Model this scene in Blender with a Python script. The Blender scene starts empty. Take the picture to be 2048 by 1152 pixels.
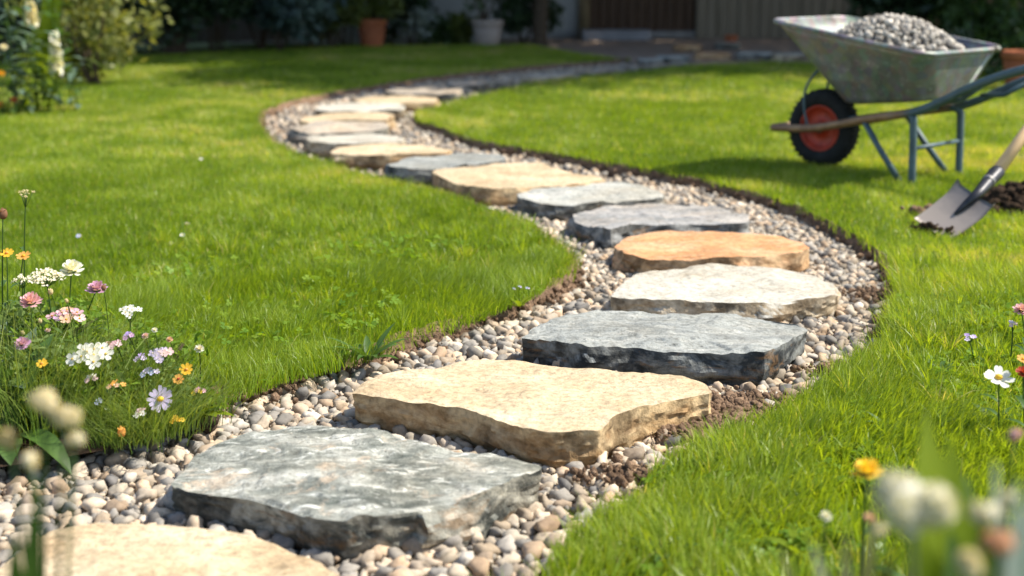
import bpy, math, random
import numpy as np
from mathutils import Vector, Matrix, noise as mn
from mathutils.geometry import tessellate_polygon

sc = bpy.context.scene
col = sc.collection
RNG = np.random.default_rng(11)
random.seed(5)
R = math.radians

# ------------------------------------------------------------------ camera, sky, sun, exposure
F = 2844.4                                   # focal length in photo pixels (50 mm on a 36 mm sensor)
PITCH = math.atan((576 + 65) / F)
CAMH = 1.0
cam_d = bpy.data.cameras.new("Camera")
cam_d.lens = 50; cam_d.sensor_width = 36
cam_d.clip_start = 0.05; cam_d.clip_end = 600
cam_d.dof.use_dof = True
cam_d.dof.focus_distance = 3.35
cam_d.dof.aperture_fstop = 2.7
cam = bpy.data.objects.new("Camera", cam_d); col.objects.link(cam)
cam.location = (0, 0, CAMH); cam.rotation_euler = (R(90) - PITCH, 0, 0)
sc.camera = cam

SUN_EL, SUN_AZ = 51, 4                      # elevation; azimuth counter-clockwise from +X (right, a little behind the scene)
world = bpy.data.worlds.new("World"); sc.world = world; world.use_nodes = True
wn = world.node_tree; wn.nodes.clear()
sky = wn.nodes.new('ShaderNodeTexSky'); sky.sky_type = 'NISHITA'; sky.sun_disc = False
sky.sun_elevation = R(SUN_EL); sky.sun_rotation = R(90 - SUN_AZ)
bg = wn.nodes.new('ShaderNodeBackground'); bg.inputs['Strength'].default_value = 0.135
wo = wn.nodes.new('ShaderNodeOutputWorld')
wn.links.new(sky.outputs[0], bg.inputs[0]); wn.links.new(bg.outputs[0], wo.inputs[0])
sun_d = bpy.data.lights.new("Sun", 'SUN'); sun_d.energy = 4.9; sun_d.angle = R(0.5); sun_d.color = (1.0, 0.94, 0.83)
sun = bpy.data.objects.new("Sun", sun_d); col.objects.link(sun)
tosun = Vector((math.cos(R(SUN_EL)) * math.cos(R(SUN_AZ)), math.cos(R(SUN_EL)) * math.sin(R(SUN_AZ)), math.sin(R(SUN_EL))))
sun.rotation_euler = tosun.to_track_quat('Z', 'Y').to_euler(); sun.location = tosun * 30
sc.view_settings.view_transform = 'Standard'; sc.view_settings.look = 'None'
sc.view_settings.exposure = 0.82; sc.view_settings.gamma = 1
sc.cycles.use_denoising = True
sc.cycles.max_bounces = 7; sc.cycles.diffuse_bounces = 4; sc.cycles.transmission_bounces = 4
sc.cycles.sample_clamp_indirect = 6

# ------------------------------------------------------------------ helpers
FW = np.array([0, math.cos(PITCH), -math.sin(PITCH)]); UP = np.array([0, math.sin(PITCH), math.cos(PITCH)])
def ray(px, py): return FW + np.array([1., 0, 0]) * (px - 1024) / F - UP * (py - 576) / F
def at(px, py, z=0.0):                       # the point of the level z seen at a photo pixel
    r = ray(px, py); t = (z - CAMH) / r[2]; return np.array([0, 0, CAMH]) + t * r
def atd(px, py, Y):                          # the point at distance Y seen at a photo pixel
    r = ray(px, py); return np.array([0, 0, CAMH]) + r * (Y / r[1])

def tag(o, label=None, cat=None, group=None, kind=None):
    if label: o['label'] = label
    if cat: o['category'] = cat
    if group: o['group'] = group
    if kind: o['kind'] = kind
    return o
def empty(name, loc=(0, 0, 0), rz=0):
    o = bpy.data.objects.new(name, None); col.objects.link(o); o.empty_display_size = 0.05
    o.location = loc; o.rotation_euler = (0, 0, rz); return o
def link(name, me, mats, parent=None, loc=None, smooth=True):
    for m in (mats if isinstance(mats, (list, tuple)) else [mats]): me.materials.append(m)
    if smooth: me.shade_smooth()
    o = bpy.data.objects.new(name, me); col.objects.link(o)
    if parent: o.parent = parent
    if loc is not None: o.location = loc
    return o
def npmesh(name, V, faces, attrs={}, mat_idx=None):
    """faces: list of int arrays (n,k)"""
    me = bpy.data.meshes.new(name)
    V = np.asarray(V, np.float32)
    me.vertices.add(len(V)); me.vertices.foreach_set('co', V.ravel())
    faces = [np.asarray(f, np.int32) for f in faces if len(f)]
    lt = np.concatenate([np.full(len(f), f.shape[1], np.int32) for f in faces])
    li = np.concatenate([f.ravel() for f in faces])
    me.loops.add(len(li)); me.loops.foreach_set('vertex_index', li)
    ls = np.concatenate([[0], np.cumsum(lt)[:-1]]).astype(np.int32)
    me.polygons.add(len(lt)); me.polygons.foreach_set('loop_start', ls)
    if mat_idx is not None: me.polygons.foreach_set('material_index', np.asarray(mat_idx, np.int32))
    me.update(calc_edges=True)
    for k, v in attrs.items():
        a = me.attributes.new(k, 'FLOAT', 'POINT'); a.data.foreach_set('value', np.asarray(v, np.float32))
    return me

class Geo:
    """collects shapes for one mesh"""
    def __init__(s): s.v = []; s.f = []; s.m = []
    def add(s, v, f, m=0):
        b = len(s.v); s.v.extend([tuple(map(float, p)) for p in v]); s.f.extend([tuple(i + b for i in q) for q in f]); s.m.extend([m] * len(f)); return s
    def box(s, c, d, m=0, rz=0, ch=0.0):
        x, y, z = d[0] / 2, d[1] / 2, d[2] / 2
        ch = min(ch, x * .9, y * .9)
        pts = [(-x + ch, -y), (x - ch, -y), (x, -y + ch), (x, y - ch), (x - ch, y), (-x + ch, y), (-x, y - ch), (-x, -y + ch)] if ch else [(-x, -y), (x, -y), (x, y), (-x, y)]
        n = len(pts); ca, sa = math.cos(rz), math.sin(rz)
        v = [(c[0] + a * ca - b * sa, c[1] + a * sa + b * ca, c[2] + h) for h in (-z, z) for a, b in pts]
        f = [tuple(range(n))[::-1], tuple(range(n, 2 * n))] + [(i, (i + 1) % n, n + (i + 1) % n, n + i) for i in range(n)]
        return s.add(v, f, m)
    def tube(s, P, r, seg=10, cap=True, closed=False, m=0, flat=1.0):
        P = [Vector(p) for p in P]; n = len(P)
        rr = r if isinstance(r, (list, tuple, np.ndarray)) else [r] * n
        v = []; ref = None
        for i, p in enumerate(P):
            if closed: t = P[(i + 1) % n] - P[i - 1]
            else: t = P[min(i + 1, n - 1)] - P[max(i - 1, 0)]
            t.normalize()
            if ref is None:
                ref = Vector((0, 0, 1)) if abs(t.z) < .9 else Vector((1, 0, 0))
            a = t.cross(ref); a.normalize(); b = a.cross(t); ref = b
            for k in range(seg):
                q = 2 * math.pi * k / seg
                v.append(p + a * math.cos(q) * rr[i] + b * math.sin(q) * rr[i] * flat)
        f = []
        for i in range(n if closed else n - 1):
            j = (i + 1) % n
            for k in range(seg):
                l = (k + 1) % seg; f.append((i * seg + k, i * seg + l, j * seg + l, j * seg + k))
        if cap and not closed: f += [tuple(range(seg))[::-1], tuple(range((n - 1) * seg, n * seg))]
        return s.add(v, f, m)
    def lathe(s, prof, axis='z', c=(0, 0, 0), seg=24, m=0):
        v = []; f = []
        for r, h in prof:
            for k in range(seg):
                q = 2 * math.pi * k / seg
                p = (r * math.cos(q), r * math.sin(q), h) if axis == 'z' else (r * math.cos(q), h, r * math.sin(q))
                v.append((p[0] + c[0], p[1] + c[1], p[2] + c[2]))
        for i in range(len(prof) - 1):
            for k in range(seg):
                l = (k + 1) % seg; f.append((i * seg + k, i * seg + l, (i + 1) * seg + l, (i + 1) * seg + k))
        return s.add(v, f, m)
    def blob(s, c, r, m=0, sub=1, jag=.2, seed=0, sc_=(1, 1, 1)):
        V, Fc = ICO[sub]
        w = []
        for p in V:
            k = 1 + jag * mn.noise(Vector(p) * 1.7 + Vector((seed * 3.1, seed * 1.7, seed)))
            w.append((c[0] + p[0] * r * k * sc_[0], c[1] + p[1] * r * k * sc_[1], c[2] + p[2] * r * k * sc_[2]))
        return s.add(w, Fc, m)
    def build(s, name, mats, parent=None, loc=None, smooth=True):
        me = bpy.data.meshes.new(name); me.from_pydata(s.v, [], s.f)
        me.polygons.foreach_set('material_index', s.m); me.update()
        return link(name, me, mats, parent, loc, smooth)
def ico(sub):
    import bmesh
    b = bmesh.new(); bmesh.ops.create_icosphere(b, subdivisions=sub, radius=1)
    V = [tuple(v.co) for v in b.verts]; b.verts.index_update(); Fc = [tuple(v.index for v in f.verts) for f in b.faces]; b.free(); return V, Fc
ICO = {1: ico(1), 2: ico(2), 3: ico(3)}

_lat = np.random.default_rng(3).random((256, 256))
def vnoise(x, y, s=0):
    x = np.asarray(x) + 37.3 * s + 100; y = np.asarray(y) + 91.7 * s + 100
    xi = np.floor(x).astype(int); yi = np.floor(y).astype(int); fx = x - xi; fy = y - yi
    fx = fx * fx * (3 - 2 * fx); fy = fy * fy * (3 - 2 * fy)
    g = lambda a, b: _lat[a & 255, b & 255]
    return (g(xi, yi) * (1 - fx) + g(xi + 1, yi) * fx) * (1 - fy) + (g(xi, yi + 1) * (1 - fx) + g(xi + 1, yi + 1) * fx) * fy
def fbm(x, y, s=0, o=3):
    t = 0; a = .5; n = 0
    for i in range(o): t = t + a * vnoise(x * 2 ** i, y * 2 ** i, s + i); n += a; a *= .5
    return t / n
def inpoly(P, poly):
    x, y = P[:, 0], P[:, 1]; r = np.zeros(len(P), bool); n = len(poly)
    for i in range(n):
        x0, y0 = poly[i]; x1, y1 = poly[(i + 1) % n]
        if y0 == y1: continue
        c = (y0 > y) != (y1 > y)
        r ^= c & (x < (x1 - x0) * (y - y0) / (y1 - y0) + x0)
    return r
def resample(P, step, closed=False):
    P = np.asarray(P, float)
    if closed: P = np.vstack([P, P[:1]])
    d = np.concatenate([[0], np.cumsum(np.linalg.norm(np.diff(P, axis=0), axis=1))])
    n = max(int(d[-1] / step), 3)
    t = np.linspace(0, d[-1], n + 1)
    Q = np.stack([np.interp(t, d, P[:, k]) for k in range(P.shape[1])], 1)
    return Q[:-1] if closed else Q
def smooth_line(P, it=3):
    P = np.asarray(P, float).copy()
    for _ in range(it): P[1:-1] = .25 * P[:-2] + .5 * P[1:-1] + .25 * P[2:]
    return P

# ------------------------------------------------------------------ materials
def new_mat(name):
    m = bpy.data.materials.new(name); m.use_nodes = True; m.node_tree.nodes.clear(); return m
class NT:
    def __init__(s, name): s.m = new_mat(name); s.t = s.m.node_tree
    def n(s, typ, ins={}, **kw):
        o = s.t.nodes.new('ShaderNode' + typ)
        for k, v in kw.items(): setattr(o, k, v)
        for k, v in ins.items(): s.set(o.inputs[k], v)
        return o
    def set(s, sock, v):
        if isinstance(v, bpy.types.NodeSocket): s.t.links.new(v, sock)
        elif isinstance(v, tuple) and len(v) == 3 and sock.type == 'RGBA': sock.default_value = (*v, 1)
        else: sock.default_value = v
    def mix(s, f, a, b, mode='MIX'):
        o = s.t.nodes.new('ShaderNodeMix'); o.data_type = 'RGBA'; o.blend_type = mode
        s.set(o.inputs[0], f); s.set(o.inputs[6], a); s.set(o.inputs[7], b); return o.outputs[2]
    def math(s, op, a, b=0.0, clamp=False):
        o = s.t.nodes.new('ShaderNodeMath'); o.operation = op; o.use_clamp = clamp; s.set(o.inputs[0], a); s.set(o.inputs[1], b); return o.outputs[0]
    def ramp(s, f, stops, interp='LINEAR'):
        o = s.t.nodes.new('ShaderNodeValToRGB'); o.color_ramp.interpolation = interp; e = o.color_ramp.elements
        while len(e) < len(stops): e.new(.5)
        for el, (p, c) in zip(e, stops): el.position = p; el.color = (*c, 1) if len(c) == 3 else c
        s.set(o.inputs[0], f); return o.outputs[0]
    def noise(s, vec, scale, detail=4, rough=.55, dist=0):
        o = s.n('TexNoise', {'Scale': scale, 'Detail': detail, 'Roughness': rough, 'Distortion': dist}); s.set(o.inputs['Vector'], vec); return o.outputs[0]
    def coord(s, out='Object', scale=None, rnd=True):
        v = s.n('TexCoord').outputs[out]
        if rnd:
            i = s.n('ObjectInfo').outputs['Random']; a = s.n('VectorMath', operation='ADD'); s.set(a.inputs[0], v)
            k = s.math('MULTIPLY', i, 37.0); s.set(a.inputs[1], k); v = a.outputs[0]
        if scale:
            mp = s.n('Mapping', {'Scale': scale}); s.set(mp.inputs[0], v); v = mp.outputs[0]
        return v
    def attr(s, name): return s.n('Attribute', attribute_name=name).outputs['Fac']
    def bsdf(s, color, rough=.6, metal=0.0, spec=.5, bump=None, bstr=.3, bdist=.01, transl=0.0, tcol=None, emit=None):
        p = s.n('BsdfPrincipled', {'Base Color': color, 'Roughness': rough, 'Metallic': metal, 'Specular IOR Level': spec})
        if bump is not None:
            b = s.n('Bump', {'Height': bump, 'Strength': bstr, 'Distance': bdist}); s.set(p.inputs['Normal'], b.outputs[0])
        sh = p.outputs[0]
        if transl:
            t = s.n('BsdfTranslucent', {'Color': tcol if tcol is not None else color})
            x = s.n('MixShader', {0: transl}); s.t.links.new(sh, x.inputs[1]); s.t.links.new(t.outputs[0], x.inputs[2]); sh = x.outputs[0]
        o = s.n('OutputMaterial'); s.t.links.new(sh, o.inputs[0]); return s.m

def plain(name, c, rough=.6, metal=0., spec=.4, var=.25, scale=8., bstr=.15, bdist=.004):
    t = NT(name); v = t.coord(); n = t.noise(v, scale, 5, .6)
    c2 = tuple(x * (1 - var) for x in c); c3 = tuple(min(1, x * (1 + var)) for x in c)
    return t.bsdf(t.ramp(n, [(.3, c2), (.7, c3)]), rough, metal, spec, t.noise(v, scale * 6, 3), bstr, bdist)
def leafmat(name, c1, c2, transl=.35, rough=.45, attr=None, spec=.4):
    t = NT(name)
    f = t.attr(attr) if attr else t.noise(t.coord(), 14, 3)
    c = t.ramp(f, [(.15, c1), (.85, c2)])
    tc = t.mix(1.0, c, (1.5, 1.35, .5), 'MULTIPLY')
    return t.bsdf(c, rough, 0, spec, transl=transl, tcol=tc)
def stonemat(name, lo, mid, hi, side_lo, side_hi, vein=None, vein_amt=.5, fleck=None, fleck_amt=.5, rust=(.20, .105, .035), sc1=5., stretch=(1, 2.6, 1), bstr=.7, rough=.8):
    t = NT(name); v = t.coord(); vs = t.coord(scale=stretch)
    n1 = t.noise(vs, sc1, 8, .62, .4); n2 = t.noise(v, 60, 4, .6); n3 = t.noise(v, 2.2, 4, .6)
    c = t.ramp(n1, [(.32, lo), (.5, mid), (.68, hi)])
    if vein:
        w = t.noise(vs, sc1 * 2.1, 7, .7, 1.2)
        m = t.ramp(w, [(.54, (0, 0, 0)), (.63, (1, 1, 1))]); c = t.mix(t.math('MULTIPLY', m, vein_amt), c, vein)
    if fleck:
        w = t.noise(v, 7.5, 6, .7, .6)
        m = t.ramp(w, [(.57, (0, 0, 0)), (.64, (1, 1, 1))]); c = t.mix(t.math('MULTIPLY', m, fleck_amt), c, fleck)
    g = t.ramp(n2, [(.32, (.66, .65, .63)), (.5, (1, 1, 1)), (.7, (1.20, 1.20, 1.20))]); c = t.mix(1, c, g, 'MULTIPLY')
    gr = t.noise(v, 190, 3, .7); c = t.mix(1, c, t.ramp(gr, [(.34, (.72, .71, .69)), (.46, (1, 1, 1)), (.66, (1.10, 1.10, 1.10))]), 'MULTIPLY')
    bl_ = t.noise(v, 3.1, 5, .6, .5); c = t.mix(1, c, t.ramp(bl_, [(.34, (.80, .76, .70)), (.55, (1.02, 1.02, 1.02))]), 'MULTIPLY')
    pit = t.noise(v, 75, 2, .5); pm = t.ramp(pit, [(.27, (1, 1, 1)), (.33, (0, 0, 0))]); c = t.mix(t.math('MULTIPLY', pm, .75), c, side_lo)
    # cleft sides: fresh, rust-stained rock below the worn top skin, plus painted facet shading
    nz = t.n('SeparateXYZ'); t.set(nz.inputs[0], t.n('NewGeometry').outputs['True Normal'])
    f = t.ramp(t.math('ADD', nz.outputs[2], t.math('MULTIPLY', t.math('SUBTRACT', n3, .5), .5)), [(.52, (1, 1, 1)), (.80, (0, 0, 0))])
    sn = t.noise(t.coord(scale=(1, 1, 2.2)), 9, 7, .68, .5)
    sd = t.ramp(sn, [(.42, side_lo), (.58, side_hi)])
    bs = t.noise(v, 5.5, 4, .6, .8); sd = t.mix(1, sd, t.ramp(bs, [(.42, (.50, .48, .45)), (.50, (1, 1, 1)), (.62, (1.25, 1.22, 1.16))]), 'MULTIPLY')  # dark and light patches put facet shading contrast into the side colour
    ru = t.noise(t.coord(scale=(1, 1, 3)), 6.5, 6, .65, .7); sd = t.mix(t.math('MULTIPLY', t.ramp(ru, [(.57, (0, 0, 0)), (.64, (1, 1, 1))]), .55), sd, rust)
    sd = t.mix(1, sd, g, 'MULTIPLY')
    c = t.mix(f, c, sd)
    h = t.math('ADD', t.math('ADD', t.math('MULTIPLY', n1, .6), t.math('MULTIPLY', gr, .18)), t.math('ADD', t.math('MULTIPLY', n2, .45), t.math('MULTIPLY', t.noise(v, 22, 6, .65), .8)))
    return t.bsdf(c, rough, 0, .35, h, bstr, .012)

M = {}
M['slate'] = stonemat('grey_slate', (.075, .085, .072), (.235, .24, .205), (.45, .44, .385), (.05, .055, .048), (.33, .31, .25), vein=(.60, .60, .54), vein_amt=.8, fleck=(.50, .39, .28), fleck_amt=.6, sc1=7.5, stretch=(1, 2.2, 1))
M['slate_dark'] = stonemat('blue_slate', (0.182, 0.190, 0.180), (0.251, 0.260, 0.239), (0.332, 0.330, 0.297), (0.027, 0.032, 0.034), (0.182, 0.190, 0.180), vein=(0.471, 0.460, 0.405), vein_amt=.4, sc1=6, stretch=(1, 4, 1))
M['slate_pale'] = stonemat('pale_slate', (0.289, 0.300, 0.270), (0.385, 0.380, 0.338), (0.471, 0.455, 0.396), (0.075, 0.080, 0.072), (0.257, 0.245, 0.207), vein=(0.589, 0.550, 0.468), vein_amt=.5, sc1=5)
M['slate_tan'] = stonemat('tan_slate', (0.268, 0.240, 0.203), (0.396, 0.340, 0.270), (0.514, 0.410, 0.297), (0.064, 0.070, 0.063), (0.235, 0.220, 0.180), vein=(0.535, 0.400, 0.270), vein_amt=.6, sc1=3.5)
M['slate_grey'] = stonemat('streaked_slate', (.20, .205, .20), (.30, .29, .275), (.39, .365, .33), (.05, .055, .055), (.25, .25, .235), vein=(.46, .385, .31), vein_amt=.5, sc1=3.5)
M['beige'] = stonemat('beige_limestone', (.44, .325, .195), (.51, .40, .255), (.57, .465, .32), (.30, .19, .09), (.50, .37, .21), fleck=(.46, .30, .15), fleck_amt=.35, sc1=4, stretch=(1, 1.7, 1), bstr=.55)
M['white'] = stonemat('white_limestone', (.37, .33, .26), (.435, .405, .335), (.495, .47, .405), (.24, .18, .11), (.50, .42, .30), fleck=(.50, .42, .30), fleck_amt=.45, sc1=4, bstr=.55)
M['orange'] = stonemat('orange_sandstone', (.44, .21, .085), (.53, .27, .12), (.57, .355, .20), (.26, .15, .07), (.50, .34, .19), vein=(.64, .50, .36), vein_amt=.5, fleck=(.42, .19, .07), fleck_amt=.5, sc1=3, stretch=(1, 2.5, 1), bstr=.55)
def pebmat(name, stops, rough=.6):
    t = NT(name); v = t.coord('Object', rnd=False)
    c = t.ramp(t.attr('tone'), stops, 'LINEAR')
    g = t.ramp(t.noise(v, 90, 4, .65), [(.3, (.78, .77, .76)), (.7, (1.15, 1.15, 1.15))])
    c = t.mix(1, c, g, 'MULTIPLY')
    b = t.math('ADD', .60, t.math('MULTIPLY', t.attr('tone2'), .75))
    bb = t.n('CombineColor', {0: b, 1: b, 2: b}).outputs[0]
    c = t.mix(1, c, bb, 'MULTIPLY')
    return t.bsdf(c, rough, 0, .35, t.noise(v, 220, 3, .6), .25, .002)
M['pebble'] = pebmat('river_pebbles', [(0, (0.145, 0.135, 0.125)), (.10, (0.242, 0.222, 0.193)), (.24, (0.328, 0.294, 0.247)), (.38, (0.404, 0.349, 0.270)), (.5, (0.424, 0.326, 0.223)), (.62, (0.453, 0.380, 0.287)), (.76, (0.366, 0.294, 0.218)), (.9, (0.424, 0.294, 0.183)), (1, (0.540, 0.489, 0.404))], .82)
M['crushed'] = pebmat('crushed_gravel', [(0, (.20, .18, .155)), (.4, (.36, .325, .275)), (.8, (.45, .41, .345)), (1, (.52, .47, .40))], .8)
def soilmat(name, a, b):
    t = NT(name); v = t.coord('Object', rnd=False); n = t.noise(v, 26, 7, .7); n2 = t.noise(v, 110, 4, .7)
    return t.bsdf(t.ramp(n, [(.32, a), (.68, b)]), .95, 0, .1, t.math('ADD', n, t.math('MULTIPLY', n2, .6)), .9, .02)
M['soil'] = soilmat('brown_soil', (.10, .062, .038), (.34, .225, .145))
M['soil_dark'] = soilmat('dark_soil', (.022, .014, .009), (.075, .048, .03))
M['bed'] = soilmat('grit', (.20, .175, .15), (.38, .34, .29))
def grassmat(name, c1, c2, c3, dry, transl=.42):
    t = NT(name)
    c = t.ramp(t.attr('tone'), [(.0, c1), (.45, c2), (.86, c3), (.97, dry)])
    c = t.mix(t.math('MULTIPLY', t.attr('tip'), .35), c, (.30, .30, .06))
    tc = t.mix(1.0, c, (1.65, 1.45, .45), 'MULTIPLY')
    return t.bsdf(c, .42, 0, .38, transl=transl, tcol=tc)
M['grass'] = grassmat('lawn_grass', (.085, .185, .008), (.195, .325, .012), (.335, .425, .030), (.52, .47, .22), .5)
t = NT('turf'); v = t.coord('Object', rnd=False)
M['turf'] = t.bsdf(t.ramp(t.noise(v, 9, 6, .7), [(.3, (.040, .062, .010)), (.7, (.10, .135, .020))]), .95, 0, .1, t.noise(v, 60, 4), .6, .02)

# ------------------------------------------------------------------ lie of the land: path edges read off the ground
LZ = 0.045                                   # lawn level; the gravel lies in a shallow trench at 0
ELp = [(0, 932, 0), (100, 916, 0), (220, 893, 0), (300, 872, 0), (360, 852, 0), (430, 824, 0), (540, 787, 0), (620, 759, 0), (700, 743, 0), (800, 712, 0), (900, 677, 0),
       (960, 652, 0), (1040, 625, 0), (1090, 600, 0), (1128, 573, .02), (1146, 545, .045), (1150, 512, .075), (1137, 481, .085), (1100, 448, .085), (1060, 423, .085),
       (1000, 398, .085), (930, 376, .085), (850, 354, .085), (770, 339, .085), (700, 321, .085), (640, 306, .085), (590, 291, .08), (550, 273, .06), (527, 253, .03),
       (533, 237, 0), (568, 220, 0), (620, 207, 0), (680, 195, 0), (760, 182, 0), (815, 172, 0), (870, 164, 0), (920, 158, 0), (1000, 150, 0), (1100, 138.5, 0), (1200, 132, 0), (1265, 126, 0)]
ERp = [(1080, 1152, .095), (1130, 1065, .095), (1200, 1010, .095), (1290, 950, .095), (1380, 900, .095), (1440, 868, .095), (1500, 833, .095), (1560, 802, .095), (1620, 768, .095),
       (1680, 728, .09), (1728, 688, .08), (1762, 645, .05), (1780, 605, .02), (1780, 572, 0), (1762, 541, 0), (1722, 503, 0), (1655, 467, 0), (1580, 432, 0), (1500, 406, 0),
       (1400, 379, 0), (1300, 361, 0), (1220, 346, 0), (1120, 327, 0), (1040, 315, 0), (960, 297, 0), (890, 277, 0), (850, 263, 0), (826, 247, 0), (819, 233, .03), (840, 216, .07),
       (875, 204, .085), (920, 191, .085), (965, 179, .085), (1020, 166, .085), (1100, 153, .085), (1200, 141.5, .085), (1300, 130.5, .085), (1370, 123, .085)]
EL = np.array([at(*p)[:2] for p in ELp]); ER = np.array([at(*p)[:2] for p in ERp])
EL = np.vstack([[(-2.6, 2.55), (-1.7, 2.75)], EL])
ER = np.vstack([[(-2.6, .95), (-1.2, 1.2), (-.6, 1.42), (-.25, 1.72), (-.08, 1.98)], ER])
EL = smooth_line(resample(EL, .04), 4); ER = smooth_line(resample(ER, .04), 4)
# the cut of the turf wanders a little
def wander(E, seed):
    T = np.gradient(E, axis=0); T /= np.linalg.norm(T, axis=1)[:, None] + 1e-9; Nn = np.stack([-T[:, 1], T[:, 0]], 1)
    k = np.arange(len(E)) * .04
    return E + Nn * ((fbm(k * 3.1, k * 0 + seed, seed) - .5) * .085 + (fbm(k * 13, k * 0 + seed, seed + 4) - .5) * .035)[:, None], Nn
EL, NL = wander(EL, 1); ER, NR = wander(ER, 2)
SET = .026
SR = np.interp(ER[:, 1], [4.0, 5.2], [.030, .008])           # the turf overhangs more along the far right edge
ELg, ERg = EL + NL * SET, ER - NR * SR[:, None]
PATH = np.vstack([EL - NL * .010, (ER + NR * .010)[::-1]])
LEFT_LAWN = np.vstack([ELg, [(1.25, 15.2), (.75, 16.4), (.25, 18.2), (-1.9, 18.0), (-3.3, 16.6), (-4.6, 15.6), (-5.2, 14.8), (-14, 13.5), (-14, 2.2), (-2.6, 2.4)]])
RIGHT_LAWN = np.vstack([ERg, [(2.6, 14.9), (4.2, 14.4), (6.5, 13.6), (14, 13.5), (14, -1), (-2.8, -1)]])

def sheet(name, poly, z, mat, kind='structure'):
    p = [Vector((a, b, 0)) for a, b in poly]
    tri = tessellate_polygon([p]); me = bpy.data.meshes.new(name)
    me.from_pydata([(a, b, z) for a, b in poly], [], [tuple(x) for x in tri]); me.update()
    for f in me.polygons:
        if f.normal.z < 0: f.flip()
    return tag(link(name, me, mat, smooth=False), kind=kind)
g = Geo(); S = 260
g.add([(-S, -S, -.06), (S, -S, -.06), (S, S, -.06), (-S, S, -.06)], [(0, 1, 2, 3)])
tag(g.build('ground', M['turf'], smooth=False), kind='structure')
sheet('lawn', LEFT_LAWN, LZ - .004, M['turf'])
sheet('lawn', RIGHT_LAWN, LZ - .004, M['turf'])
sheet('gravel_bed', resample(PATH, .08, True), -.020, M['bed'])

def cut_edge(E, N, side):
    """the cut soil face between turf and gravel"""
    P = resample(np.hstack([E, N]), .022); n = len(P); rows = 8
    V = np.zeros((n, rows, 3))
    k = np.arange(n) * .022
    for j in range(rows):
        tt = j / (rows - 1)
        off = -(.034 if side < 0 else np.interp(P[:, 1], [4.0, 5.2], [.036, .016])) + (.052 if side < 0 else np.interp(P[:, 1], [4.0, 5.2], [.052, .024])) * tt + (fbm(k * 22, k * 0 + j * .9, 5 + side) - .5) * .045 * (0.35 + tt) + (fbm(k * 5, k * 0 + j * .3, 9) - .5) * .04 * tt
        V[:, j, 0] = P[:, 0] + P[:, 2] * off * side; V[:, j, 1] = P[:, 1] + P[:, 3] * off * side
        V[:, j, 2] = LZ + .004 - (LZ + .035) * tt ** 1.5 + (fbm(k * 30, k * 0 + j, 7) - .5) * .016
    idx = np.arange(n * rows).reshape(n, rows)
    q = np.stack([idx[:-1, :-1], idx[1:, :-1], idx[1:, 1:], idx[:-1, 1:]], -1).reshape(-1, 4)
    if side > 0: q = q[:, ::-1]
    return tag(link('soil_edge', npmesh('soil_edge', V.reshape(-1, 3), [q]), M['soil']), kind='structure')
cut_edge(EL, NL, -1); cut_edge(ER, NR, 1)

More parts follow.
